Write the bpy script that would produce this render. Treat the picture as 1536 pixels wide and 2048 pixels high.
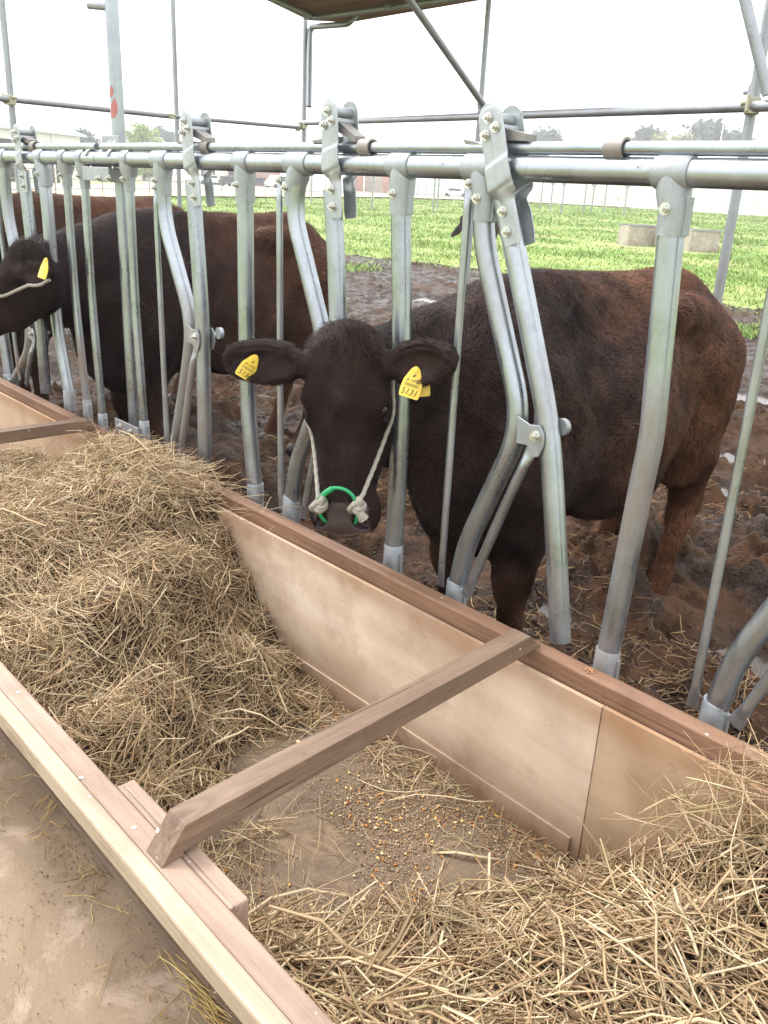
import bpy, math, random
import numpy as np
from mathutils import Vector, Matrix

for o in list(bpy.data.objects): bpy.data.objects.remove(o)
rng = np.random.default_rng(7); random.seed(7)
S = bpy.context.scene
COL = S.collection

# ------------------------------------------------------------------ camera
EYE = np.array([0.0, 0.0, 1.5])
FPX, CX, CY = 1715.0, 768.0, 1024.0
_dn = np.array([535 - CX, 5576 - CY, FPX]); _dn /= np.linalg.norm(_dn)
_nx = np.array([-950 - CX, 290 - CY, FPX]); _nx -= _dn * _nx.dot(_dn); _nx /= np.linalg.norm(_nx)
_X, _Z = -_nx, -_dn
_Y = np.cross(_Z, _X)
RW = np.array([_X, _Y, _Z])            # world = RW @ camera ray (x right, y down, z forward)
def ray(u, v): return RW @ np.array([(u - CX) / FPX, (v - CY) / FPX, 1.0])
def PY(u, v, y): r = ray(u, v); return EYE + r * (y / r[1])
def PZ(u, v, z): r = ray(u, v); return EYE + r * ((z - EYE[2]) / r[2])
def PD(u, v, d): return EYE + ray(u, v) * d
cam = bpy.data.cameras.new('camera'); camo = bpy.data.objects.new('camera', cam); COL.objects.link(camo)
cam.sensor_fit = 'VERTICAL'; cam.sensor_height = 24.0; cam.lens = FPX / 2048 * 24.0
cam.clip_start = 0.05; cam.clip_end = 6000
_m = Matrix.Identity(4)
for i in range(3):
    _m[i][0] = RW[i][0]; _m[i][1] = -RW[i][1]; _m[i][2] = -RW[i][2]; _m[i][3] = EYE[i]
camo.matrix_world = _m
S.camera = camo

# ------------------------------------------------------------------ light
SUN_EL, SUN_AZ = math.radians(52), math.radians(-100)   # azimuth of the sun, from +Y towards +X
W = bpy.data.worlds.new('World'); S.world = W; W.use_nodes = True
wn, wl = W.node_tree.nodes, W.node_tree.links
wn.clear()
sky = wn.new('ShaderNodeTexSky'); sky.sky_type = 'NISHITA'; sky.sun_disc = False
sky.sun_elevation = SUN_EL; sky.sun_rotation = SUN_AZ; sky.air_density = 1.0; sky.dust_density = 4.0; sky.ozone_density = 0.6
hs = wn.new('ShaderNodeHueSaturation'); hs.inputs['Saturation'].default_value = 0.15
bg = wn.new('ShaderNodeBackground'); bg.inputs['Strength'].default_value = 0.15
wo = wn.new('ShaderNodeOutputWorld')
cloud = wn.new('ShaderNodeMix'); cloud.data_type = 'RGBA'; cloud.inputs[0].default_value = .6; cloud.inputs[7].default_value = (9.6, 9.6, 9.8, 1)   # even cloud cover
wl.new(sky.outputs[0], hs.inputs['Color']); wl.new(hs.outputs[0], cloud.inputs[6]); wl.new(cloud.outputs[2], bg.inputs['Color']); wl.new(bg.outputs[0], wo.inputs['Surface'])
sl = bpy.data.lights.new('sun', 'SUN'); sl.energy = 1.1; sl.angle = math.radians(14); sl.color = (1, .965, .91)
so = bpy.data.objects.new('sun', sl); COL.objects.link(so)
_sd = Vector((math.sin(SUN_AZ) * math.cos(SUN_EL), math.cos(SUN_AZ) * math.cos(SUN_EL), math.sin(SUN_EL)))
so.rotation_euler = _sd.to_track_quat('Z', 'Y').to_euler()
S.view_settings.view_transform = 'Standard'; S.view_settings.look = 'None'
S.view_settings.gamma = 1.0; S.view_settings.exposure = 1.2
S.cycles.max_bounces = 8; S.cycles.diffuse_bounces = 4; S.cycles.transparent_max_bounces = 8

# ------------------------------------------------------------------ mesh helpers
def fillet(P, R=0.05, n=5):
    P = [np.array(p, float) for p in P]
    out = [P[0]]
    for i in range(1, len(P) - 1):
        a, b, c = P[i - 1], P[i], P[i + 1]
        la, lc = np.linalg.norm(a - b), np.linalg.norm(c - b)
        r = min(R, la * .45, lc * .45)
        p0, p2 = b + (a - b) / la * r, b + (c - b) / lc * r
        for t in np.linspace(0, 1, n): out.append((1 - t) ** 2 * p0 + 2 * t * (1 - t) * b + t * t * p2)
    out.append(P[-1]); return np.array(out)
def frames(P):
    P = np.asarray(P, float)
    T = np.gradient(P, axis=0); T /= np.linalg.norm(T, axis=1)[:, None] + 1e-12
    u = np.cross(T[0], [0, 0, 1.]);
    if np.linalg.norm(u) < 1e-3: u = np.cross(T[0], [1., 0, 0])
    u /= np.linalg.norm(u); U = []
    for t in T:
        u = u - t * u.dot(t); u /= np.linalg.norm(u) + 1e-12; U.append(u)
    U = np.array(U); return T, U, np.cross(T, U)
class MB:
    def __init__(s): s.v = []; s.f = []; s.m = []; s.n = 0
    def add(s, v, f, m=0):
        v = np.asarray(v, float); s.v.append(v)
        for q in f: s.f.append([int(i) + s.n for i in q]); s.m.append(m)
        s.n += len(v); return s
    def tube(s, P, r, k=16, caps=True, m=0, prof=None):
        P = np.asarray(P, float); n = len(P); T, U, V = frames(P)
        r = np.broadcast_to(np.asarray(r, float), (n,)); a = np.arange(k) * 2 * math.pi / k
        if prof is None: R = np.repeat(r[:, None], k, 1)
        else: R = r[:, None] * prof(a[None, :], np.concatenate([[0], np.cumsum(np.linalg.norm(np.diff(P, axis=0), axis=1))])[:, None])
        v = P[:, None] + R[:, :, None] * (np.cos(a)[None, :, None] * U[:, None] + np.sin(a)[None, :, None] * V[:, None])
        f = []
        for i in range(n - 1):
            for j in range(k):
                j2 = (j + 1) % k; f.append([i * k + j, i * k + j2, (i + 1) * k + j2, (i + 1) * k + j])
        if caps: f.append(list(range(k))[::-1]); f.append([(n - 1) * k + j for j in range(k)])
        return s.add(v.reshape(-1, 3), f, m)
    def box(s, c, d, R=None, m=0):
        c = np.asarray(c, float); d = np.asarray(d, float) / 2
        v = np.array([[x, y, z] for x in (-1, 1) for y in (-1, 1) for z in (-1, 1)]) * d
        if R is not None: v = v @ np.asarray(R).T
        return s.add(v + c, [[0, 1, 3, 2], [4, 6, 7, 5], [0, 4, 5, 1], [2, 3, 7, 6], [0, 2, 6, 4], [1, 5, 7, 3]], m)
    def prism(s, poly, a0, a1, fn, m=0):
        n = len(poly); v = [fn(p, a0) for p in poly] + [fn(p, a1) for p in poly]
        f = [[i, (i + 1) % n, n + (i + 1) % n, n + i] for i in range(n)]
        f += [list(range(n))[::-1], [n + i for i in range(n)]]
        return s.add(v, f, m)
    def build(s, name, mats, parent=None, smooth=None, bevel=0, **props):
        me = bpy.data.meshes.new(name)
        me.from_pydata(np.concatenate(s.v).tolist(), [], s.f)
        for mt in (mats if isinstance(mats, (list, tuple)) else [mats]): me.materials.append(mt)
        me.polygons.foreach_set('material_index', s.m)
        o = bpy.data.objects.new(name, me); COL.objects.link(o)
        if parent is not None: attach(o, parent)
        import bmesh
        bm = bmesh.new(); bm.from_mesh(me); bmesh.ops.recalc_face_normals(bm, faces=bm.faces); bm.to_mesh(me); bm.free()
        if smooth:
            me.shade_smooth() if hasattr(me, 'shade_smooth') else None
            me.set_sharp_from_angle(angle=math.radians(smooth))
        if bevel:
            b = o.modifiers.new('bevel', 'BEVEL'); b.width = bevel; b.segments = 2; b.limit_method = 'ANGLE'; b.angle_limit = math.radians(35)
        return o
def attach(o, parent):
    o.parent = parent
    o.matrix_parent_inverse = Matrix.Translation(-Vector(world_loc(parent)))
def world_loc(p):
    l = Vector(p.location)
    # parents are only ever translated; a child's own location is kept in world terms
    return l
def empty(name, loc, label, cat, group=None):
    o = bpy.data.objects.new(name, None); COL.objects.link(o); o.location = tuple(loc); o.empty_display_size = .1
    return tag(o, label, cat, group)
def tag(o, label=None, cat=None, group=None, kind=None):
    if label: o['label'] = label
    if cat: o['category'] = cat
    if group: o['group'] = group
    if kind: o['kind'] = kind
    return o
def np_mesh(name, V, Fc, mats, parent=None, matidx=None, smooth=False, color=None, normals=None):
    """V (n,3), Fc (m,k) arrays"""
    me = bpy.data.meshes.new(name); n, (m, k) = len(V), Fc.shape
    me.vertices.add(n); me.vertices.foreach_set('co', np.ascontiguousarray(V, np.float32).ravel())
    me.loops.add(m * k); me.loops.foreach_set('vertex_index', np.ascontiguousarray(Fc, np.int32).ravel())
    me.polygons.add(m); me.polygons.foreach_set('loop_start', np.arange(0, m * k, k, dtype=np.int32))
    for mt in (mats if isinstance(mats, (list, tuple)) else [mats]): me.materials.append(mt)
    if matidx is not None: me.polygons.foreach_set('material_index', matidx.astype(np.int32))
    me.update(calc_edges=True)
    if smooth: me.polygons.foreach_set('use_smooth', np.ones(m, bool))
    if color is not None:
        a = me.color_attributes.new('tint', 'FLOAT_COLOR', 'POINT')
        a.data.foreach_set('color', np.ascontiguousarray(color, np.float32).ravel())
    if normals is not None:
        me.polygons.foreach_set('use_smooth', np.ones(m, bool))
        me.normals_split_custom_set_from_vertices(normals.tolist())
    o = bpy.data.objects.new(name, me); COL.objects.link(o)
    if parent is not None: attach(o, parent)
    return o
def hash2(i, j, s=0):
    h = (i.astype(np.int64) * 374761393 + j.astype(np.int64) * 668265263 + s * 982451653) & 0xffffffff
    h = ((h ^ (h >> 13)) * 1274126177) & 0xffffffff
    return ((h ^ (h >> 16)) & 0xffff) / 65535.0
def vnoise(x, y, s=0):
    i, j = np.floor(x), np.floor(y); fx, fy = x - i, y - j
    fx = fx * fx * (3 - 2 * fx); fy = fy * fy * (3 - 2 * fy)
    a, b, c, d = hash2(i, j, s), hash2(i + 1, j, s), hash2(i, j + 1, s), hash2(i + 1, j + 1, s)
    return (a * (1 - fx) + b * fx) * (1 - fy) + (c * (1 - fx) + d * fx) * fy
def fbm(x, y, o=4, s=0):
    t = 0; a = .5
    for k in range(o): t = t + a * vnoise(x * 2 ** k, y * 2 ** k, s + k * 17); a *= .5
    return t
def worley(x, y, s=0):
    i, j = np.floor(x), np.floor(y); d = np.full(np.shape(x), 9.0)
    for a in (-1, 0, 1):
        for b in (-1, 0, 1): d = np.minimum(d, (i + a + hash2(i + a, j + b, s) - x) ** 2 + (j + b + hash2(i + a, j + b, s + 7) - y) ** 2)
    return np.sqrt(d)
def sst(a, b, x): t = np.clip((x - a) / (b - a), 0, 1); return t * t * (3 - 2 * t)

# ------------------------------------------------------------------ materials
def lin(r, g, b): return tuple((c / 12.92 if c <= .04045 else ((c + .055) / 1.055) ** 2.4) for c in (r / 255, g / 255, b / 255)) + (1,)
class Mat:
    def __init__(s, name):
        s.m = bpy.data.materials.new(name); s.m.use_nodes = True; s.t = s.m.node_tree
        s.b = s.t.nodes['Principled BSDF']; s._tc = None
    def n(s, t, **k):
        x = s.t.nodes.new(t)
        for a, v in k.items(): setattr(x, a, v)
        return x
    def l(s, a, b): s.t.links.new(a, b)
    def coords(s, scale=(1, 1, 1), kind='Object'):
        if s._tc is None: s._tc = s.n('ShaderNodeTexCoord')
        mp = s.n('ShaderNodeMapping'); mp.inputs['Scale'].default_value = scale
        s.l(s._tc.outputs[kind], mp.inputs[0]); return mp.outputs[0]
    def noise(s, sc, detail=4, rough=.55, scale=(1, 1, 1), dist=0):
        x = s.n('ShaderNodeTexNoise'); x.inputs['Scale'].default_value = sc; x.inputs['Detail'].default_value = detail
        x.inputs['Roughness'].default_value = rough; x.inputs['Distortion'].default_value = dist
        s.l(s.coords(scale), x.inputs['Vector']); return x.outputs['Fac']
    def ramp(s, fac, stops):
        r = s.n('ShaderNodeValToRGB'); e = r.color_ramp.elements
        while len(e) < len(stops): e.new(.5)
        for q, (p, c) in zip(e, stops): q.position = p; q.color = c if len(c) == 4 else tuple(c) + (1,)
        s.l(fac, r.inputs[0]); return r.outputs[0]
    def mix(s, fac, a, b, mode='MIX'):
        x = s.n('ShaderNodeMix', data_type='RGBA', blend_type=mode)
        for sock, val in ((x.inputs[0], fac), (x.inputs[6], a), (x.inputs[7], b)):
            if hasattr(val, 'type') and hasattr(val, 'is_linked'): s.l(val, sock)
            else: sock.default_value = val
        return x.outputs[2]
    def math(s, op, a, b=0.0):
        x = s.n('ShaderNodeMath', operation=op)
        for i, val in enumerate((a, b)):
            if hasattr(val, 'is_linked'): s.l(val, x.inputs[i])
            else: x.inputs[i].default_value = val
        return x.outputs[0]
    def attr(s, name='tint'):
        x = s.n('ShaderNodeVertexColor'); x.layer_name = name; return x.outputs[0]
    def sep(s, vec): x = s.n('ShaderNodeSeparateXYZ'); s.l(vec, x.inputs[0]); return x.outputs
    def set(s, color=None, rough=None, metal=None, bump=None, strength=.3, dist=.01, spec=None, sheen=None):
        b = s.b
        for nm, v in (('Base Color', color), ('Roughness', rough), ('Metallic', metal)):
            if v is None: continue
            if hasattr(v, 'is_linked'): s.l(v, b.inputs[nm])
            else: b.inputs[nm].default_value = v
        if spec is not None: b.inputs['Specular IOR Level'].default_value = spec
        if sheen is not None: b.inputs['Sheen Weight'].default_value = sheen
        if bump is not None:
            x = s.n('ShaderNodeBump'); x.inputs['Strength'].default_value = strength; x.inputs['Distance'].default_value = dist
            s.l(bump, x.inputs['Height']); s.l(x.outputs[0], b.inputs['Normal'])
        return s.m
def g(v): return (v, v, v, 1)
BLK, WHT = g(0), g(1)

def mk_galv(name, base=(.35, .385, .42), dirt=True, rough=.27, metal=.88):
    k = Mat(name); n1 = k.noise(9, 5, .6); n2 = k.noise(45, 3, .6)
    c = k.mix(k.ramp(n1, [(.3, BLK), (.7, WHT)]), tuple(x * .82 for x in base) + (1,), tuple(min(1, x * 1.12) for x in base) + (1,))
    c = k.mix(k.math('MULTIPLY', n2, .18), c, (.55, .58, .6, 1))
    rr = k.ramp(n1, [(.25, g(rough - .08)), (.75, g(rough + .14))]); mt = metal
    vo = k.n('ShaderNodeTexVoronoi'); vo.inputs['Scale'].default_value = 85; k.l(k.coords(), vo.inputs['Vector']); c = k.mix(.10, c, k.ramp(k.sep(vo.outputs['Color'])[0], [(0, g(.25)), (1, g(.8))]), 'SOFT_LIGHT')   # zinc spangle
    str_ = k.ramp(k.noise(3, 5, .7, (14, 14, 1.2)), [(.56, BLK), (.70, WHT)]); c = k.mix(k.math('MULTIPLY', str_, .30), c, lin(118, 112, 106))
    rust = k.ramp(k.noise(17, 6, .7), [(.66, BLK), (.70, WHT)]); c = k.mix(k.math('MULTIPLY', rust, .55), c, lin(112, 82, 62)); rr = k.mix(rust, rr, g(.7))
    if dirt:
        z = k.sep(k.coords(kind='Object'))[2]
        d = k.math('MULTIPLY', k.ramp(k.noise(6, 5, .65, (1, 1, .35)), [(.47, BLK), (.66, WHT)]), k.ramp(k.math('MULTIPLY', z, .5), [(.27, g(.85)), (.45, g(.6)), (.70, g(.12))]))
        c = k.mix(d, c, lin(128, 108, 92)); mt = k.math('SUBTRACT', metal, k.math('MULTIPLY', d, .6)); rr = k.mix(d, rr, g(.7))
        sp = k.ramp(k.noise(120, 2, .5), [(.73, BLK), (.77, WHT)]); c = k.mix(k.math('MULTIPLY', sp, .6), c, lin(90, 80, 72))
    return k.set(c, rr, mt, n2, .12, .002)
M = {}
M['galv'] = mk_galv('galvanised_steel')
M['galv_dull'] = mk_galv('cast_fitting_steel', (.33, .36, .385), True, .46, .6)
M['galv_plate'] = mk_galv('pressed_plate_steel', (.38, .41, .43), False, .44, .6)
M['scaffold'] = mk_galv('scaffold_steel', (.32, .34, .37), True, .42, .6)
k = Mat('bolt_zinc'); M['bolt'] = k.set((.62, .62, .58, 1), .3, .9)
k = Mat('dark_strap'); M['strap'] = k.set(k.mix(k.noise(30), lin(120, 118, 116), lin(150, 146, 142)), .5, .5)
k = Mat('collar_rust'); M['collar'] = k.set(k.mix(k.noise(40), lin(132, 122, 112), lin(150, 146, 144)), .55, .4)
def mk_wood(name, a, b, dark, along=0, rough=.6, stain=.35, spots=True):
    k = Mat(name); s1 = [28, 28, 28]; s1[along] = 1.6
    gr = k.noise(1.6, 7, .62, tuple(s1), .8); big = k.noise(2.2, 3, .5)
    s2 = [110, 110, 110]; s2[along] = 5; fine = k.noise(1.2, 3, .6, tuple(s2))
    c = k.mix(k.ramp(gr, [(.3, BLK), (.7, WHT)]), a, b)
    c = k.mix(k.math('MULTIPLY', k.ramp(big, [(.45, BLK), (.7, WHT)]), stain), c, dark)
    c = k.mix(k.math('MULTIPLY', k.ramp(fine, [(.55, BLK), (.8, WHT)]), .35), c, dark)
    if spots:
        v = k.ramp(k.noise(70, 1, .4), [(.79, BLK), (.81, WHT)]); c = k.mix(k.math('MULTIPLY', v, .8), c, lin(225, 220, 214))
    sv = [9, 9, 9]; sv[along] = 2.1; vo = k.n('ShaderNodeTexVoronoi'); vo.inputs['Scale'].default_value = 1.0; k.l(k.coords(tuple(sv)), vo.inputs['Vector']); rn = k.sep(vo.outputs['Color'])[0]
    ring = k.math('MULTIPLY', k.ramp(vo.outputs['Distance'], [(.0, WHT), (.10, g(.9)), (.16, g(.15)), (.20, g(.6)), (.27, g(0))]), k.ramp(rn, [(.70, BLK), (.74, WHT)])); c = k.mix(k.math('MULTIPLY', ring, .6), c, dark)
    sc_ = [60, 60, 60]; sc_[along] = 1.1; crack = k.ramp(k.noise(1.0, 2, .5, tuple(sc_)), [(.30, WHT), (.335, BLK)]); c = k.mix(k.math('MULTIPLY', crack, .55), c, tuple(v * .45 for v in dark[:3]) + (1,))
    dirt = k.ramp(k.noise(6, 6, .7), [(.50, BLK), (.72, WHT)]); c = k.mix(k.math('MULTIPLY', dirt, .40), c, dark)
    return k.set(c, k.ramp(gr, [(0, g(rough - .1)), (1, g(rough + .15))]), 0, k.math('SUBTRACT', k.math('ADD', k.math('MULTIPLY', fine, .6), gr), crack), .45, .006)
M['wood_rail'] = mk_wood('weathered_rail_timber', lin(146, 112, 88), lin(116, 84, 62), lin(78, 52, 37), 0)
M['wood_pink'] = mk_wood('pinkish_planed_timber', lin(172, 148, 130), lin(146, 122, 106), lin(108, 86, 70), 0)
M['wood_pale'] = mk_wood('pale_raw_timber', lin(188, 172, 150), lin(160, 142, 120), lin(120, 98, 78), 0)
M['wood_bar'] = mk_wood('brown_cross_bar_timber', lin(136, 114, 95), lin(106, 84, 67), lin(76, 54, 40), 1)
M['wood_strip'] = mk_wood('stained_strip_timber', lin(164, 132, 98), lin(140, 108, 78), lin(98, 70, 48), 0)
for nm_, cA, cB, cS in (('ply', (236, 218, 196), (216, 194, 168), (158, 126, 96)), ('ply_dark', (216, 192, 164), (198, 172, 142), (146, 114, 84))):
    k = Mat('bleached_' + nm_)
    gr = k.noise(1.5, 6, .6, (1.2, 1, 9), 1.2); st = k.noise(1.7, 4, .55, dist=.5); fl = k.noise(22, 3, .5, (1, 1, 2.5)); st2 = k.noise(7, 6, .7); zz = k.sep(k.coords())[2]
    c = k.mix(k.ramp(gr, [(.3, BLK), (.72, WHT)]), lin(*cA), lin(*cB))
    c = k.mix(k.math('MULTIPLY', k.ramp(st, [(.42, BLK), (.68, WHT)]), .65), c, lin(*cS))
    c = k.mix(k.math('MULTIPLY', k.ramp(st2, [(.5, BLK), (.75, WHT)]), .5), c, lin(*cS))
    c = k.mix(k.math('MULTIPLY', k.ramp(fl, [(.70, BLK), (.78, WHT)]), .35), c, lin(112, 80, 56))
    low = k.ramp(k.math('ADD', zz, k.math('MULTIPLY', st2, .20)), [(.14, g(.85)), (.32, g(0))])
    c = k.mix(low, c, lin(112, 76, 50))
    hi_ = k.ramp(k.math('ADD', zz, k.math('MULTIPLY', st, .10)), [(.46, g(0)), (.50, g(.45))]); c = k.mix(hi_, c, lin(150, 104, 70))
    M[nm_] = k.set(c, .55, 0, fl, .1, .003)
def mk_concrete(name, a, b, light, dark, wet=False):
    k = Mat(name); n1 = k.noise(1.7, 6, .62); n2 = k.noise(14, 5, .6); n3 = k.noise(3.5, 8, .72, dist=.6); n4 = k.noise(160, 2, .6)
    c = k.mix(k.ramp(n1, [(.35, BLK), (.65, WHT)]), a, b)
    c = k.mix(k.math('MULTIPLY', k.ramp(n3, [(.52, BLK), (.64, WHT)]), .6), c, light)
    c = k.mix(k.math('MULTIPLY', k.ramp(n2, [(.58, BLK), (.75, WHT)]), .5), c, dark)
    c = k.mix(k.math('MULTIPLY', k.ramp(n4, [(.6, BLK), (.75, WHT)]), .3), c, dark)
    return k.set(c, .82, 0, k.math('ADD', n2, k.math('MULTIPLY', n4, .4)), .35, .01)
M['aisle'] = mk_concrete('dusty_concrete', lin(148, 131, 110), lin(124, 107, 88), lin(186, 168, 152), lin(94, 75, 57))
M['floor'] = mk_concrete('trough_floor_rubber', lin(122, 104, 86), lin(100, 84, 68), lin(138, 116, 92), lin(76, 56, 40))
M['conc'] = mk_concrete('old_concrete', lin(176, 166, 154), lin(150, 138, 126), lin(205, 198, 188), lin(100, 88, 76))
# mud turning to grass sward further out
k = Mat('churned_mud'); P3 = k.coords(); z = k.sep(P3)[2]; y = k.sep(P3)[1]
n1 = k.noise(1.3, 6, .6); n2 = k.noise(9, 6, .65); n3 = k.noise(60, 4, .6)
c = k.mix(k.ramp(n2, [(.35, BLK), (.68, WHT)]), lin(42, 27, 16), lin(94, 64, 41))
c = k.mix(k.math('MULTIPLY', k.ramp(n1, [(.45, BLK), (.6, WHT)]), .6), c, lin(96, 71, 52))
c = k.mix(k.math('MULTIPLY', k.ramp(n3, [(.6, BLK), (.72, WHT)]), .35), c, lin(128, 102, 74))
wetz = k.ramp(k.math('ADD', z, k.math('MULTIPLY', n2, .05)), [(.0, g(1)), (.075, g(0))])
wn_ = k.ramp(k.noise(1.9, 5, .62, dist=.4), [(.50, BLK), (.58, WHT)]); near_ = k.ramp(k.math('MULTIPLY', y, .1), [(.42, WHT), (.60, g(.25))]); wn_ = k.math('MULTIPLY', wn_, near_)
wetz = k.math('MAXIMUM', wetz, wn_)
c = k.mix(k.math('MULTIPLY', wetz, .7), c, lin(30, 22, 17))
M['mud'] = k.set(c, k.mix(wetz, g(.78), g(.20)), 0, k.math('ADD', n2, k.math('MULTIPLY', n3, .6)), .9, .035, spec=.22)
k = Mat('wet_water'); M['water'] = k.set(lin(62, 50, 42), .12, 0, k.noise(9, 3), .05, .01); k.b.inputs['IOR'].default_value = 1.33
k = Mat('field_sward'); n1 = k.noise(.35, 6, .65); n2 = k.noise(3, 5, .7)
c = k.mix(k.ramp(n2, [(.3, BLK), (.7, WHT)]), lin(130, 152, 80), lin(160, 176, 108))
c = k.mix(k.ramp(n1, [(.5, BLK), (.68, WHT)]), c, lin(158, 154, 104))
M['sward'] = k.set(c, .9, 0, n2, .5, .1)
k = Mat('grass_blade'); c = k.mix(k.noise(.5, 4), lin(122, 160, 74), lin(168, 196, 116)); c = k.mix(1.0, c, k.attr(), 'MULTIPLY')
M['grass'] = k.set(c, .7, 0, spec=.2)
k = Mat('dry_verge'); M['verge'] = k.set(k.mix(k.noise(.4, 5), lin(206, 190, 158), lin(182, 172, 120)), .95)
k = Mat('far_asphalt'); M['road'] = k.set(k.mix(k.noise(.5, 4), lin(150, 148, 150), lin(166, 164, 164)), .9)
k = Mat('yard_ground'); M['yard'] = k.set(k.mix(k.noise(.03, 4), lin(170, 170, 150), lin(150, 160, 130)), .95)
k = Mat('hay_straw'); c = k.mix(.35, k.attr(), k.mix(k.noise(60, 3), lin(150, 122, 88), lin(206, 184, 142))); M['hay'] = k.set(c, .62, 0, spec=.35)
k = Mat('hay_mass'); n1 = k.noise(40, 6, .7, (1, 2.2, 1), 1.5); M['hay_mass'] = k.set(k.mix(k.ramp(n1, [(.35, BLK), (.65, WHT)]), lin(44, 32, 21), lin(96, 74, 48)), .9, 0, n1, .8, .02)
k = Mat('grain'); c = k.mix(.0, k.attr(), WHT); M['grain'] = k.set(c, .55)
k = Mat('plank_ply'); n1 = k.noise(1.4, 5, .6, (1, 6, 6)); M['plank'] = k.set(k.mix(k.ramp(n1, [(.35, BLK), (.65, WHT)]), lin(150, 112, 84), lin(112, 78, 58)), .8)
k = Mat('tag_yellow'); M['tag'] = k.set(k.mix(k.noise(60, 3), lin(232, 206, 84), lin(214, 178, 62)), .42)
k = Mat('tag_ink'); M['ink'] = k.set(lin(78, 72, 40), .6)
k = Mat('tag_barcode'); M['bar_ink'] = k.set(lin(138, 132, 70), .6)
k = Mat('green_plastic'); M['green'] = k.set(k.mix(k.noise(50, 4), lin(26, 160, 96), lin(40, 132, 88)), .35)
k = Mat('rope_fibre'); M['rope'] = k.set(k.mix(k.noise(90, 4, .7), lin(176, 170, 158), lin(118, 114, 104)), .9, 0, k.noise(220, 2), .6, .003)
k = Mat('rope_green'); M['rope_g'] = k.set(k.mix(k.noise(90, 4, .7), lin(120, 146, 122), lin(92, 104, 90)), .9)
k = Mat('white_film'); M['film'] = k.set(k.mix(k.noise(.25, 4), lin(244, 246, 246), lin(226, 232, 232)), .5)
k = Mat('pale_roof'); M['proof'] = k.set(lin(186, 200, 192), .7)
k = Mat('pale_wall'); M['pwall'] = k.set(lin(226, 224, 216), .8)
k = Mat('red_cladding'); M['rwall'] = k.set(k.mix(k.noise(.6, 4), lin(170, 120, 104), lin(190, 144, 128)), .8)
k = Mat('grey_roof'); M['groof'] = k.set(lin(150, 150, 152), .8)
k = Mat('dark_opening'); M['dark'] = k.set(lin(72, 66, 66), .7)
k = Mat('car_white'); M['carw'] = k.set(lin(236, 238, 240), .25)
k = Mat('car_dark'); M['card'] = k.set(lin(70, 72, 78), .25)
k = Mat('car_glass'); M['glass'] = k.set(lin(60, 70, 78), .08)
k = Mat('tyre'); M['tyre'] = k.set(lin(48, 48, 50), .8)
k = Mat('bark'); M['bark'] = k.set(lin(104, 92, 80), .9)
for nm, a, b in (('leaf_dark', (70, 88, 78), (96, 112, 96)), ('leaf_light', (138, 160, 92), (168, 184, 116)), ('leaf_yellow', (170, 170, 112), (140, 146, 96))):
    k = Mat(nm); M[nm] = k.set(k.mix(k.noise(.9, 3), lin(*a), lin(*b)), .85)
k = Mat('red_paint'); M['red'] = k.set(lin(176, 112, 108), .6)
k = Mat('wire'); M['wire'] = k.set(lin(136, 120, 112), .6)
M['clamp_y'] = mk_galv('zinc_yellow_clamp', (.45, .44, .30), False, .45, .5)
# ------------------------------------------------------------------ terrain
def ground_z(r): return 0.8 * np.clip((r - 25) / 85.0, 0, 1)
def polar_sheet(name, rr, a0, a1, na, mat, zfun, kind='structure'):
    A = np.radians(np.linspace(a0, a1, na)); R, T = np.meshgrid(rr, A, indexing='ij')
    if callable(zfun): Zv = zfun(R, T)
    V = np.stack([R * np.sin(T), R * np.cos(T), Zv], -1).reshape(-1, 3)
    n, m_ = len(rr), na; i = np.arange(n - 1)[:, None] * m_ + np.arange(m_ - 1)[None]
    F = np.stack([i, i + 1, i + m_ + 1, i + m_], -1).reshape(-1, 4)
    o = np_mesh(name, V, F, mat, smooth=True); tag(o, kind=kind); return o
# r, angle measured from +Y towards +X
rr = np.concatenate([np.linspace(0.5, 30, 50), np.geomspace(31, 3500, 60)])
polar_sheet('field', rr, -180, 180, 181, M['sward'],
            lambda R, T: ground_z(R) - .07 - .12 * (R < 9) - 0.0 * T)
def edge_pt(u, r, z): q = ray(u, 395); a = math.atan2(q[0], q[1]); return (r * math.sin(a), r * math.cos(a), z)
ECOL = [(-900, 40), (-300, 42), (50, 46), (300, 60), (530, 72), (770, 95), (900, 103), (1050, 112), (1300, 114), (1536, 108), (2100, 100), (2900, 95)]
def strip(name, k0, k1, dz, mat):
    V, F = [], []
    for i, (u, r) in enumerate(ECOL):
        for kk in (k0, (k0 + k1) / 2, k1):
            q = edge_pt(u, r * kk, float(ground_z(r * kk)) + dz); V.append(q)
    for i in range(len(ECOL) - 1):
        for j in range(2): F.append([3 * i + j, 3 * i + j + 1, 3 * i + 4 + j, 3 * i + 3 + j])
    o = np_mesh(name, np.array(V), np.array(F), mat); return tag(o, kind='structure')
strip('dry_verge', 1.0, 1.32, .06, M['verge'])
strip('road', 1.32, 1.6, .075, M['road'])
strip('yard', 1.6, 14, .065, M['yard'])
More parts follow.
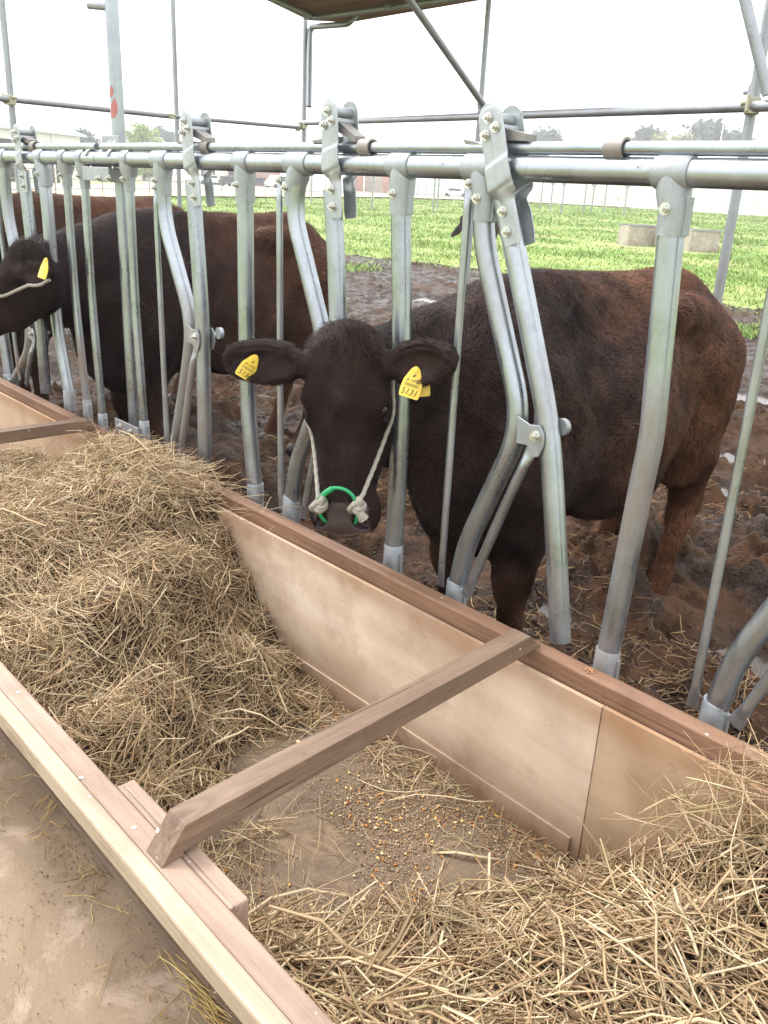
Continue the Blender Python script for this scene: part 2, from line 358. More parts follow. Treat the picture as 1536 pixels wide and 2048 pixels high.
# mud of the pen, a dense displaced sheet
def mud_h(x, y):
    a = sst(1.35, 1.9, y)
    h = .10 * (fbm(x * 1.1, y * 1.1, 3, 3) - .5) + .09 * (fbm(x * 3.2 + 5, y * 3.2, 4, 11) - .45) * a
    lump = np.clip(fbm(x * 5.5, y * 5.5, 3, 23) - .46, 0, 1); h = h + .40 * lump * a * (1 - sst(5.5, 9, y) * .6)
    for (mx, my, s_, hh) in ((-2.0, 3.35, .30, .15), (-1.25, 3.75, .40, .13), (-1.0, 3.3, .25, .10), (-2.6, 3.0, .3, .10), (-.5, 4.0, .4, .12), (-3.6, 4.2, .4, .12), (-4.7, 2.6, .35, .1), (-3.2, 2.5, .3, .09), (-1.55, 2.78, .26, .10), (-1.85, 2.9, .2, .07), (-.95, 2.6, .25, .07)):
        d = ((x - mx) ** 2 + (y - my) ** 2) / s_ ** 2
        h = h + hh * np.exp(-d) * (.25 + 2.6 * np.abs(fbm(x * 9, y * 9, 4, 31) - .42) + .8 * vnoise(x * 16, y * 16, 33))
    pits = np.clip(vnoise(x * 6.5, y * 6.5, 41) - .72, 0, 1); h = h - .16 * pits * a
    h = h + a * (.035 * np.abs(fbm(x * 13, y * 13, 3, 91) - .45) + .018 * (vnoise(x * 30, y * 30, 93) - .5) + .05 * np.clip(.06 - np.abs(fbm(x * 4, y * 4, 3, 95) - .45), 0, 1) / .06 * fbm(x * 2, y * 2, 2, 97))
    wx, wy = x + .10 * fbm(x * 5, y * 5, 2, 201), y + .10 * fbm(x * 5, y * 5, 2, 203)
    clod = (.75 - worley(wx * 8, wy * 8, 301)) * .050 + (.75 - worley(wx * 19, wy * 19, 303)) * .022 + (.7 - worley(wx * 40, wy * 40, 305)) * .008
    h = h + a * clod * (.35 + 1.1 * sst(.38, .62, fbm(x * 1.6, y * 1.6, 3, 307))) * (1 - .55 * sst(5, 8, y))
    for (mx, my, sx, sy, hh) in PUD: h = h - hh * np.exp(-(((x - mx) / sx) ** 2 + ((y - my) / sy) ** 2) ** 1.5)
    return h
PUD = [(-1.31, 2.72, .20, .14, .11), (-1.62, 2.55, .14, .12, .07), (-3.1, 7.25, .5, .3, .12), (-1.9, 4.5, .3, .22, .11),
       (-.9, 2.75, .2, .14, .07), (-2.35, 5.2, .3, .14, .08), (-9.0, 9.6, .6, .4, .1)]
def mud_sheet(name, x0, x1, y0, y1, st, fade):
    xs = np.arange(x0, x1 + 1e-6, st); ys = np.arange(y0, y1 + 1e-6, st); X, Y = np.meshgrid(xs, ys, indexing='ij')
    Zm = fade(X, Y, mud_h(X, Y))
    V = np.stack([X, Y, Zm], -1).reshape(-1, 3); n, m_ = len(xs), len(ys)
    i = np.arange(n - 1)[:, None] * m_ + np.arange(m_ - 1)[None]
    F = np.stack([i, i + m_, i + m_ + 1, i + 1], -1).reshape(-1, 4)
    return tag(np_mesh(name, V, F, M['mud'], smooth=True), kind='structure')
mud_sheet('mud_ground', -6.0, 1.5, 1.36, 7.0, .013, lambda X, Y, h: h)
mud_sheet('mud_ground_far', -17.5, 3.0, 1.36, 16.5, .06,
          lambda X, Y, h: h * np.where((X > -5.9) & (X < 1.4) & (Y < 6.9), 1, 1) - .03 - .35 * ((X > -5.9) & (X < 1.4) & (Y < 6.9)) - .25 * sst(13.6, 15.2, Y + 1.2 * (fbm(X * .4, Y * .4, 3, 5) - .5) * 2) )
def puddle(mx, my, sx, sy, hh, lvl, i_=1):
    st = .02; xs = np.arange(mx - sx * 3.6, mx + sx * 3.6, st); ys = np.arange(max(1.6, my - sy * 3.6), my + sy * 3.6, st); X, Y = np.meshgrid(xs, ys, indexing='ij'); Zm = mud_h(X, Y)
    ctr = (np.abs(X - mx) < sx * .7) & (np.abs(Y - my) < sy * .7); zmin = Zm[ctr].min(); k0 = np.unravel_index(np.argmin(np.where(ctr, Zm, 9)), Zm.shape)
    for lv in (1.2, 1.0, .85, .7, .6, .5, .42, .35, .28, .22, .16, .1):       # highest level whose pool stays about its surveyed size
        z0 = zmin + hh * lv; low = Zm < z0; fill = np.zeros_like(low); fill[k0] = True
        for _ in range(200):
            gq = fill.copy(); gq[1:] |= fill[:-1]; gq[:-1] |= fill[1:]; gq[:, 1:] |= fill[:, :-1]; gq[:, :-1] |= fill[:, 1:]; gq &= low
            if (gq == fill).all(): break
            fill = gq
        edge_ = fill[0].any() or fill[-1].any() or fill[:, 0].any() or fill[:, -1].any()
        if not edge_ and fill.sum() * st * st < math.pi * sx * sy * (1.5 if i_ == 0 else .8): break
    gq = fill
    for _ in range(3): f2 = gq.copy(); f2[1:] |= gq[:-1]; f2[:-1] |= gq[1:]; f2[:, 1:] |= gq[:, :-1]; f2[:, :-1] |= gq[:, 1:]; gq = f2
    I = np.argwhere(gq)
    if len(I) < 60: return
    V = np.concatenate([np.stack([xs[I[:, 0]] + a * st / 2, ys[I[:, 1]] + b * st / 2, np.full(len(I), z0)], 1)[:, None] for a, b in ((-1, -1), (1, -1), (1, 1), (-1, 1))], 1).reshape(-1, 3)
    tag(np_mesh('puddle', V, np.arange(len(V)).reshape(-1, 4), M['water']), kind='structure')
for i_, (mx, my, sx, sy, hh) in enumerate(PUD): puddle(mx, my, sx, sy, hh, .4, i_)
# feeding aisle
xs = np.linspace(-9, 3, 200); ys = np.linspace(-3, 1.40, 80); X, Y = np.meshgrid(xs, ys, indexing='ij')
V = np.stack([X, Y, .012 + .006 * (fbm(X * 2, Y * 2, 3, 77) - .5)], -1).reshape(-1, 3); n, m_ = 200, 80
i = np.arange(n - 1)[:, None] * m_ + np.arange(m_ - 1)[None]
tag(np_mesh('aisle', V, np.stack([i, i + m_, i + m_ + 1, i + 1], -1).reshape(-1, 4), M['aisle'], smooth=True), kind='structure')
mb = MB(); mb.box((-3, 1.38, -.1), (12, .05, .19)); tag(mb.build('aisle_kerb', M['conc']), kind='structure')

# ------------------------------------------------------------------ feed troughs
RZ = .512
def trough(x0, x1, label):
    cx = (x0 + x1) / 2; L = x1 - x0
    t = empty('feed_trough', (cx, 1.0, .02), label, 'feed trough', 'wooden feed troughs along the fence')
    B = lambda nm, c, d, mt, bev=.003: MB().box(c, d).build(nm, M[mt], t, bevel=bev)
    B('far_rail', (cx, 1.5075, RZ - .038), (L, .045, .076), 'wood_rail', .004)
    B('outer_board', (cx, .4705, RZ - .030), (L, .032, .044), 'wood_pale', .005)
    B('inner_board', (cx, .5085, RZ - .052), (L, .042, .078), 'wood_pink', .004)
    B('trough_floor', (cx, 1.06, .028), (L, .85, .02), 'floor', 0)
    # far wall in two sheets of plywood
    xs = [x0, -.815, x1] if x0 < -.815 < x1 else [x0, (x0 + x1) / 2, x1]
    for a, b, dy in zip(xs[:-1], xs[1:], (0, .0015)):
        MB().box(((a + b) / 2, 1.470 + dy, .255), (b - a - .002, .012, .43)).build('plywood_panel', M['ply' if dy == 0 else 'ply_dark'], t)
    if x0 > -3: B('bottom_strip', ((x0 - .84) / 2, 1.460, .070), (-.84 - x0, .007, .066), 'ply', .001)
    # near wall leans inward
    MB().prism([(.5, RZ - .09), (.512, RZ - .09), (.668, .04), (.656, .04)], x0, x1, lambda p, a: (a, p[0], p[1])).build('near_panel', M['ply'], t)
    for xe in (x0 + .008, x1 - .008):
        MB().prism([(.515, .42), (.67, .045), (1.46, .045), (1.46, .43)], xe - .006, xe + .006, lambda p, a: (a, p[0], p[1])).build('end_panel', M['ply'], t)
    return t
def cross_bar(t, xf, xn, w, screws=True):
    """bar resting on both long sides with both ends cut to a slope; xf, xn = x at far and near end"""
    prof = [(.492, RZ - .0125), (.538, .556), (1.462, .556), (1.512, RZ + .001), (1.484, RZ + .001), (1.484, .510), (.533, .507), (.533, RZ - .0125)]
    fn = lambda p, a: (xn + (xf - xn) * (p[0] - .49) / 1.02 + a, p[0], p[1])
    b = MB().prism(prof, -w / 2, w / 2, fn).build('cross_bar', M['wood_bar'], t, bevel=.003)
    return b
def screw(x, y, z, parent, nrm=(0, 0, 1)):
    mb = MB(); n_ = np.array(nrm, float); n_ /= np.linalg.norm(n_); c = np.array([x, y, z])
    mb.tube([c - n_ * .002, c + n_ * .0006], .0042, 10); mb.box(c + n_ * .0008, (.005, .0012, .0006)); mb.box(c + n_ * .0008, (.0012, .005, .0007))
    return mb.build('screw', M['bolt'], parent)
T1 = trough(-2.525, .9, 'nearer long wooden feed trough with a pale plywood far wall, half filled with dry grass')
T2 = trough(-6.6, -2.535, 'far wooden feed trough running out of the picture on the left behind the hay heap')
b1 = cross_bar(T1, PY(1062, 1262, 1.5)[0] + .0, PZ(322, 1680, .53)[0], .050)
for (u, v) in ((316, 1667),): q = PZ(u, v, .535); screw(q[0], q[1], q[2] + .006, b1, (0, -.8, .6))
b2 = cross_bar(T2, PY(190, 858, 1.5)[0], PY(190, 858, 1.5)[0] - .02, .055)
MB().box((-1.02, .548, .461), (.36, .034, .068)).build('support_block', M['wood_pink'], T1, bevel=.004)
for (u, v) in ((268, 1656), (36, 1385), (160, 1557)): q = PZ(u, v, RZ - .013); screw(q[0], min(max(q[1], .492), .525), RZ - .0125, T1)
for (u, v) in ((928, 1178),): q = PZ(u, v, RZ); screw(q[0], 1.51, RZ, T1)

# ------------------------------------------------------------------ headlock fence
FY, RAILZ = 1.6, 1.556
def bolt(p, parent, s=1.0, ax=(0, -1, 0)):
    a = np.array(ax, float); p = np.array(p, float); mb = MB()
    mb.tube([p, p + a * .0025 * s], .0125 * s, 16); mb.tube([p + a * .002 * s, p + a * .010 * s], .0095 * s, 6)
    mb.tube([p + a * .0095 * s, p + a * .0165 * s], .0048 * s, 10)
    return mb.build('bolt', M['bolt'], parent, smooth=30)
def px(pts, y=FY): return [PY(u, v, y) for u, v in pts]
def pipe(name, pts, r, parent, mat='galv', R=.09, k=18, y=FY, n=7):
    P = px(pts, y) if len(pts[0]) == 2 else [np.array(p) for p in pts]
    return MB().tube(fillet(P, R, n), r, k).build(name, M[mat], parent, smooth=40)
def flat_ends(name, pts, r, parent, y, mat='galv'):
    """thin tube whose ends are hammered flat"""
    P = fillet(px(pts, y), .05, 4); d = np.concatenate([[0], np.cumsum(np.linalg.norm(np.diff(P, axis=0), axis=1))]); L = d[-1]
    N = 40; s = np.linspace(0, L, N); s[:8] = np.linspace(0, .07, 8); s[-8:] = np.linspace(L - .07, L, 8); s[8:-8] = np.linspace(.09, L - .09, N - 16)
    Q = np.stack([np.interp(s, d, P[:, i]) for i in range(3)], 1)
    f = np.minimum(sst(.015, .06, s), sst(.015, .06, L - s)); k = 12; a = np.arange(k) * 2 * math.pi / k
    ax = Q[-1] - Q[0]; ax /= np.linalg.norm(ax); sx = np.cross([0, 1., 0], ax); sx /= np.linalg.norm(sx)
    V = Q[:, None] + (r * (1.35 - .35 * f))[:, None, None] * np.cos(a)[None, :, None] * sx + (r * (.22 + .78 * f))[:, None, None] * np.sin(a)[None, :, None] * np.array([0, 1., 0])
    F = [[i * k + j, i * k + (j + 1) % k, (i + 1) * k + (j + 1) % k, (i + 1) * k + j] for i in range(N - 1) for j in range(k)] + [list(range(k)), [(N - 1) * k + j for j in range(k)]]
    return MB().add(V.reshape(-1, 3), F).build(name, M[mat], parent, smooth=40)
def tee(x, parent, r=.0305, drop=.115, xb=None, bl=None, w=.038):
    """cast tee gripping the top rail; xb = x of its lower end"""
    xb = x if xb is None else xb
    mb = MB(); mb.tube([(x - w, FY, RAILZ), (x - w + .006, FY, RAILZ), (x + w - .006, FY, RAILZ), (x + w, FY, RAILZ)], [.0295, .0325, .0325, .0295], 22)
    mb.tube([(x, FY, RAILZ), (x + (xb - x) * .35, FY, RAILZ - .035), (xb, FY, RAILZ - .07), (xb, FY, RAILZ - drop)], [.031, .034, r, r - .0005], 20)
    mb.box((xb + r * .85, FY, RAILZ - .078), (.012, .02, drop - .045))
    o = mb.build('tee_fitting', M['galv_dull'], parent, smooth=45)
    bolt((xb - .004 if bl is None else bl, FY - r + .001, RAILZ - .066), o, .95); return o
def foot_socket(p, parent, r=.0285):
    p = np.array(p); mb = MB(); mb.tube([p + [0, 0, .035], p + [0, 0, .031], p - [0, 0, .06]], [r - .002, r, r + .001], 20)
    mb.box(p + [r * .9, 0, -.02], (.016, .012, .07))
    return mb.build('foot_socket', M['galv_dull'], parent, smooth=45)
def plates(parent, top, bot, sc=1.0, lean=0):
    """pair of pressed plates of one lock, riding on the rail; top/bot are pixels of the front plate"""
    yf = FY - .037; a, b = PY(*bot, yf), PY(*top, yf); L = np.linalg.norm(b - a); up = (b - a) / L; sd = np.cross(up, [0, -1., 0]); sd = -sd / np.linalg.norm(sd)
    if sd[0] < 0: sd = -sd
    prof = [(0, .023), (.03, .025), (.26, .025), (.31, .021), (.345, .024), (.37, .033), (.42, .0345), (.60, .034), (.62, .033), (.80, .033)]
    out = [(-w, t * L) for t, w in prof]
    cc = L - .033; out += [(-.033 * math.cos(q), cc + .033 * math.sin(q)) for q in np.linspace(.15, math.pi - .15, 11)]
    out += [(w, t * L) for t, w in prof[::-1]]
    def fn0(yy):
        def f_(p, q):
            sg = -1 if q < FY else 1; pull = .0095 * (1 - sst(.31, .40, p[1] / L)); return a + sd * p[0] + up * p[1] + np.array([0, q - yf + yy - sg * pull, 0])
        return f_
    tt = np.unique(np.concatenate([np.linspace(0, .30, 5), np.linspace(.30, .44, 12), np.linspace(.44, .56, 4), np.linspace(.56, .66, 8), np.linspace(.66, 1 - .033 / L, 8), 1 - .033 / L + .033 / L * np.sin(np.linspace(0, 1, 9) * math.pi / 2)]))
    def halfw(t):
        w = np.interp(t, [0, .02, .26, .31, .345, .37, .42, .60, .64, 1], [.022, .025, .025, .021, .024, .033, .0345, .034, .033, .033]); q = (t * L - cc) / .033
        return w * np.sqrt(np.clip(1 - np.clip(q, 0, 1) ** 2, .0004, 1))
    nc = 13; cs = np.linspace(-1, 1, nc); res = []
    for nm, y0, sgn in (('latch_plate', yf, -1), ('rear_latch_plate', FY + .041, 1)):
        V = []
        for lay in (0, 1):
            for t in tt:
                w = float(halfw(t))
                for c_ in cs:
                    x = c_ * w; rel = -.0095 * (1 - float(sst(.31, .41, t))) + .0042 * float(sst(.405 + x * .6, .425 + x * .6, t) * (1 - sst(.585 + x * .6, .605 + x * .6, t))) + .0022 * math.exp(-((x - .001) / .0022) ** 2) * float(sst(.44, .47, t) * (1 - sst(.80, .84, t))) - .002 * max(0, abs(c_) - .85) / .15
                    if .26 < t < .40: rel += .004 * math.cos(min(abs(x) / .022, 1) * math.pi) * math.sin((t - .26) / .14 * math.pi)
                    d_ = math.hypot(x, t * L - cc); rel += .0022 * math.exp(-((d_ - .021) / .003) ** 2) * (1 if t * L > cc - .012 and x < .02 else 0)
                    V.append(a + sd * x + up * (t * L) + np.array([0, y0 - yf + sgn * (rel - lay * .0032), 0]))
        n_ = len(tt); F = []
        for lay in (0, 1):
            for r_ in range(n_ - 1):
                for c_ in range(nc - 1): q = lay * n_ * nc + r_ * nc + c_; F.append([q, q + 1, q + nc + 1, q + nc])
        for r_ in range(n_ - 1):
            for c_ in (0, nc - 1): q = r_ * nc + c_; F.append([q, q + nc, q + nc + n_ * nc, q + n_ * nc])
        for c_ in range(nc - 1):
            for r_ in (0, n_ - 1): q = r_ * nc + c_; F.append([q, q + 1, q + 1 + n_ * nc, q + n_ * nc])
        res.append(MB().add(V, F).build(nm, M['galv_plate'], parent, smooth=50))
    f = fn0(0); o = res[0]
    for s_, t_ in ((-.002, L - .030), (-.017, L - .062), (.014, L - .055), (-.010, .25 * L), (-.008, .10 * L)): bolt(f((s_, t_), yf - .0005), o, .95)
    mb = MB()
    p0, p1 = f((0, L - .030), yf + .004), f((0, L - .030), FY + .037); mb.tube([p0, p1], .0135, 14)
    p0, p1 = f((.014, L - .055), yf + .004), f((.014, L - .055), FY + .037); mb.tube([p0, p1], .008, 10)
    p0, p1 = f((-.017, L - .062), yf + .004), f((-.017, L - .062), FY + .037); mb.tube([p0, p1], .008, 10)
    mb.build('spacer', M['galv_dull'], parent, smooth=40)
    c = f((0, L - .05), FY); c = c - [0, 0, .012]; e = np.array([c[0] + .085, FY + .006, 1.603 + .012]); hd = (e - c) / np.linalg.norm(e - c)
    mb = MB(); mb.prism([(-.012, 0), (.016, 0), (.010, 1), (-.004, 1)], FY - .016, FY + .02, lambda p, q: np.array([*(c + (e - c) * p[1])[:1], q, (c + (e - c) * p[1])[2]]) + np.array([0, 0, p[0]]))
    mb.build('latch_hook', M['strap'], parent)
    e2 = np.array([c[0] - .10, FY, 1.612])
    MB().prism([(-.010, 0), (.008, 0), (.003, 1), (-.002, 1)], FY - .012, FY + .016, lambda p, q: np.array([c[0] + (e2[0] - c[0]) * p[1], q, (c[2] - .035) * (1 - p[1]) + e2[2] * p[1] + p[0]])).build('latch_tail', M['strap'], parent)
    return res
def collar(u, parent):
    x = PY(u, 293, FY)[0]; mb = MB()
    a = np.arange(22) * 2 * math.pi / 22; ro, ri, w = .0215, .0165, .021; V = []
    for xx, r_ in ((-w, ri), (-w, ro), (w, ro), (w, ri)): V += [(x + xx, FY + r_ * math.cos(q), 1.598 + r_ * math.sin(q)) for q in a]
    F = [[i * 22 + j, i * 22 + (j + 1) % 22, ((i + 1) % 4) * 22 + (j + 1) % 22, ((i + 1) % 4) * 22 + j] for i in range(4) for j in range(22)]
    mb.add(V, F); mb.box((x, FY, 1.580), (.018, .012, .014))
    return mb.build('bar_collar', M['collar'], parent, smooth=40)
def hinge(pj, parent, k=1.0):
    """joint plate between bent pipe and swing bar; pj = pixel of the bolt"""
    c = PY(*pj, FY - .034); L = []
    poly = [(-.058, .034), (-.054, -.030), (-.022, -.028), (-.005, -.052), (.012, -.048), (.024, -.02), (.022, .008), (.008, .026), (-.02, .022)]
    for nm, y0 in (('hinge_plate', FY - .033), ('rear_hinge_plate', FY + .029)):
        L.append(MB().prism(poly, y0, y0 + .004, lambda p, q: (c[0] + p[0], q, c[2] + p[1])).build(nm, M['galv_dull'], parent, smooth=30, bevel=.001))
    bolt((c[0], FY - .033, c[2]), L[0], 1.1); bolt((c[0], FY + .033, c[2]), L[1], 1.1, (0, 1, 0))
    return c
def rubber_stop(u, v, parent): # round stud on the far face of the swing bar
    c = PY(u, v, FY); MB().tube([c + [-.004, .022, 0], c + [-.003, .036, 0], c + [-.003, .040, 0]], [.020, .020, .012], 16).build('stop_stud', M['galv_dull'], parent, smooth=40)

XJ = PY(201, 322, FY)[0]
def fence_panel(x0, x1, xb, label):
    p = empty('headlock_fence', ((x0 + x1) / 2, FY, 0), label, 'cattle fence', 'galvanised headlock fence panels')
    MB().tube([(x0, FY, RAILZ), (x1, FY, RAILZ)], .0268, 24).build('top_rail', M['galv'], p, smooth=40)
    MB().tube([(x0 + .02, FY, 1.598), (x1 - .02, FY, 1.598)], .0135, 16).build('lock_bar', M['galv'], p, smooth=40)
    MB().tube([(x0, FY, .42), (x1, FY, .42)], .0268, 20).build('bottom_rail', M['galv'], p, smooth=40)
    return p
PR = fence_panel(XJ + .002, 1.6, 0, 'nearer galvanised headlock fence panel, the bull calf\'s head pushed through its bars'.replace('bull calf', 'tagged cow'))
PL = fence_panel(-8.4, XJ - .002, 0, 'far galvanised headlock fence panel at the left edge, beyond the clamped joint')
def post(pts, parent, r=.0262, tw=None):
    P = px(pts); o = MB().tube(fillet(P, .12, 8), r, 20).build('post', M['galv'], parent, smooth=40)
    tee(P[0][0], parent, xb=P[1][0] if len(P) > 2 else P[0][0]); foot_socket(P[-1], parent); return o
# right hand (near) panel, from right to left
post([(1350, 345), (1342, 470), (1303, 880), (1285, 960), (1213, 1322)], PR)
post([(806, 335), (802, 440), (804, 680), (800, 870), (787, 1110)], PR)
post([(490, 328), (491, 480), (494, 800), (511, 985)], PR)
def lock(parent, bent, swing, thin, brace, hp, ptop, pbot, cu, stud=None, swing_r=.0255):
    B = px(bent); MB().tube(fillet(B, .10, 8), .0255, 20).build('bent_pipe', M['galv'], parent, smooth=40)
    MB().tube(fillet(px(swing), .12, 8), swing_r, 20).build('swing_bar', M['galv'], parent, smooth=40)
    tee(B[0][0], parent, r=.0295, xb=B[1][0], w=.05); foot_socket(B[-1], parent)
    q = flat_ends('thin_rod', thin, .0098, parent, FY - .022); bolt(PY(*thin[0], FY - .026) + [0, 0, -.006], q, .9)
    if brace: flat_ends('brace_rod', brace, .0125, parent, FY - .026)
    if hp: hinge(hp, parent)
    plates(parent, ptop, pbot); collar(cu, parent)
    if stud: rubber_stop(*stud, parent)
n0 = len(bpy.data.objects)
before = set(bpy.data.objects)
lock(PR, [(968, 340), (966, 480), (1047, 850), (932, 1090), (913, 1182)], [(1008, 395), (1030, 500), (1098, 850), (1108, 1000), (1121, 1282)],
     [(938, 362), (934, 430), (881, 1172)], [(1066, 893), (1015, 1000), (931, 1193)], (1071, 872), (974, 207), (1018, 490), 1235, (1112, 858))
unitA = [o for o in bpy.data.objects if o not in before]
lock(PR, [(600, 335), (588, 430), (652, 690), (640, 800), (592, 930), (583, 1010)], [(664, 380), (672, 500), (676, 640), (690, 1000)],
     [(559, 357), (560, 700), (562, 1020)], [(650, 780), (640, 860), (606, 1035)], None, (655, 197), (665, 436), 735)
lock(PR, [(326, 335), (329, 440), (387, 650), (372, 770), (350, 905)], [(385, 360), (391, 440), (405, 640), (411, 935)],
     [(311, 372), (316, 500), (335, 900)], [(392, 695), (384, 740), (362, 905)], (390, 673), (367, 221), (388, 412), 415, (426, 668))
def small_post(pts, parent):
    P = px(pts); MB().tube(fillet(P, .1, 5), .0165, 16).build('end_post', M['galv'], parent, smooth=40)
    tee(P[0][0], parent, r=.0205, drop=.11, w=.026); foot_socket(P[-1], parent, .020)
small_post([(257, 322), (270, 600), (289, 858)], PR)
small_post([(131, 322), (151, 600), (175, 815)], PL)
small_post([(167, 322), (184, 600), (206, 842)], PL)
post([(84, 322), (96, 420), (112, 640), (140, 795)], PL)
before = set(bpy.data.objects)
lock(PL, [(8, 322), (14, 420), (62, 650), (60, 700), (27, 770)], [(47, 340), (58, 440), (80, 640), (92, 785)],
     [(-4, 352), (2, 470), (40, 760)], [(66, 690), (60, 720), (52, 770)], (64, 668), (29, 248), (46, 385), 70)
unitL = [o for o in bpy.data.objects if o not in before]
def copy_parts(parts, parent, dx):
    new = {}
    for o in parts:
        c = o.copy(); COL.objects.link(c); new[o] = c
    for o, c in new.items():
        if o.parent in new: c.parent = new[o.parent]; c.matrix_parent_inverse = o.matrix_parent_inverse.copy()
        else: c.parent = parent; c.matrix_parent_inverse = o.matrix_parent_inverse.copy(); c.location.x += dx
def copy_units(parts, parent, dxs):
    for dx in dxs: copy_parts(parts, parent, dx)
before = set(bpy.data.objects)
copy_units(unitA, PR, [.742, 1.484])
pr2 = [o for o in before if o.parent == PR and o.name.split('.')[0] == 'post'][:1]
post([(-40, 322), (-20, 480), (20, 760)], PL)
copy_units(unitL, PL, [-.74])
# clamps that join the two panels and hold the round column between them
CL = empty('joint_clamp', (XJ, FY, RAILZ), 'pair of bolted U-clamps joining the two fence panels to the tall column', 'clamp')
for zc, yy in ((RAILZ, FY),):
    for du in (185, 229):
        x = PY(du, 322, FY)[0]; P = [(x, yy + .031 * math.cos(q), zc + .031 * math.sin(q)) for q in np.linspace(-.6 * math.pi, .9 * math.pi, 14)]
        MB().tube(P, .0055, 8).build('u_bolt', M['bolt'], CL, smooth=50)
xa, xb_ = PY(176, 330, FY)[0], PY(236, 330, FY)[0]
MB().box(((xa + xb_) / 2, FY + .035, RAILZ - .045), (xb_ - xa, .005, .075)).build('clamp_plate', M['galv_dull'], CL, bevel=.002)
MB().box(((xa + xb_) / 2, FY - .030, RAILZ - .055), (xb_ - xa - .03, .005, .05)).build('clamp_plate', M['galv_dull'], CL, bevel=.002)
for du in (198, 219): bolt(PY(du, 357, FY - .033), CL, 1.0)
c0 = PY(222, 287, FY + .03); MB().box(c0, (.14, .005, .055)).build('clamp_plate', M['galv_dull'], CL, bevel=.002)
for du in (205, 222, 232): bolt(PY(du, 286, FY + .027), CL, .9)
LC = empty('foot_clamp', PY(255, 855, FY), 'small bolted plate clamp at the foot of the tall column behind the hay', 'clamp')
c0 = PY(254, 862, FY - .035); MB().box(c0, (.20, .006, .07)).build('clamp_plate', M['galv_dull'], LC, bevel=.002)
for du, dv in ((240, 852), (262, 862)): bolt(PY(du, dv, FY - .038), LC, 1.0)
# tall column
ct, cb = PY(216, -260, FY + .075), PY(262, 850, FY + .075)
colx = PY(238, 280, FY + .075)[0]
TC = empty('tall_column', (colx, FY + .075, 0), 'tall round steel column with a faded red mark, rising behind the fence joint', 'column')
MB().tube([(colx, FY + .075, -.05), (colx, FY + .075, 3.6)], .0255, 20).build('column_pipe', M['galv'], TC, smooth=40)
for v0, v1, w, q0_ in ((170, 194, .75, -1.35), (196, 236, .95, -1.0)):
    z0, z1 = PY(232, v1, FY + .05)[2], PY(232, v0, FY + .05)[2]; V, F = [], []
    N = 12; aa = np.linspace(-1, 1, 9)
    for i in range(N):
        t = i / (N - 1); sh = math.sin(min(.999, t * .9 + .08) * math.pi) ** .7 * (1 - .35 * t)
        for q in aa: qq = q0_ + q * w * sh * .8 + .45 * (t - .5); V.append((colx + .0258 * math.cos(qq), FY + .075 + .0258 * math.sin(qq), z0 + (z1 - z0) * t))
    F = [[i * 9 + j, i * 9 + j + 1, i * 9 + 10 + j, i * 9 + 9 + j] for i in range(N - 1) for j in range(8)]
    MB().add(V, F).build('paint_mark', M['red'], TC)
MB().tube(fillet([(colx, FY + .075, 1.5 + (PY(205, 3, FY)[2] - 1.5)), (colx - .02, FY + .05, PY(200, 2, FY)[2]), (colx - .07, FY + .02, PY(190, 2, FY)[2])], .02, 4), .014, 10).build('bracket', M['scaffold'], TC)

# ------------------------------------------------------------------ scaffold frame in the pen
SF = empty('scaffold_frame', (-7.8, 6.0, 0), 'tall pipe scaffold frame behind the cows carrying a plank platform overhead', 'scaffold')
def sp(name, P, r=.0243, mat='scaffold', k=14): return MB().tube(P, r, k).build(name, M[mat], SF, smooth=40)
def vert(u, v, d, z1=4.6):
    q = PD(u, v, d); return q
cor = vert(608, 250, 9.0); rgt = vert(1505, 210, 3.9); lft = vert(22, 200, 6.5); lm = vert(353, 225, 8.3); md = vert(962, 200, 6.9)
for q, r_ in ((cor, .024), (rgt, .024), (lft, .024), (lm, .022), (md, .021)): sp('standard', [(q[0], q[1], -.05), (q[0], q[1], 4.7 if q is not cor else 3.29)], r_)
def line3(a, b, e0, e1):
    a, b = np.array(a), np.array(b); return [a - (b - a) * e0, b + (b - a) * e1]
sp('ledger', line3(PD(608, 246, 8.95), PD(1505, 213, 3.85), .02, .5), .024)
sp('ledger', line3(PD(22, 199, 6.45), PD(345, 233, 8.0), .6, 0), .022)
sp('ledger', [PD(345, 233, 8.05), PD(608, 256, 8.95)], .018)
def clamp(q, s=1.0, mat='clamp_y'):
    mb = MB(); mb.box(q, (.07 * s, .07 * s, .075 * s), Matrix.Rotation(.5, 3, 'Z')); mb.tube([q - np.array([.05, .03, -.01]) * s, q + np.array([.06, .03, .02]) * s], .012 * s, 8)
    mb.tube([q + np.array([.0, -.055, -.03]) * s, q + np.array([.0, -.055, .05]) * s], .009 * s, 8)
    return mb.build('coupler', M[mat], SF, bevel=.004)
clamp(PD(608, 252, 8.93), .8); clamp(PD(1505, 212, 3.86), .9); clamp(PD(20, 200, 6.45), .9); clamp(PD(345, 233, 7.95), .6); clamp(PD(596, 258, 8.9), .5, 'collar')
clamp(PD(1148, 230, 5.4), .35, 'scaffold'); clamp(PD(1507, 190, 3.92), .8, 'scaffold')
sp('diagonal_brace', line3(PD(820, 0, 5.6), PD(966, 208, 6.4), .35, 0), .0243); clamp(PD(962, 210, 6.6), .6, 'scaffold')
sp('diagonal_brace', line3(PD(1490, 0, 3.7), PD(1530, 165, 3.75), .5, .15), .0243)
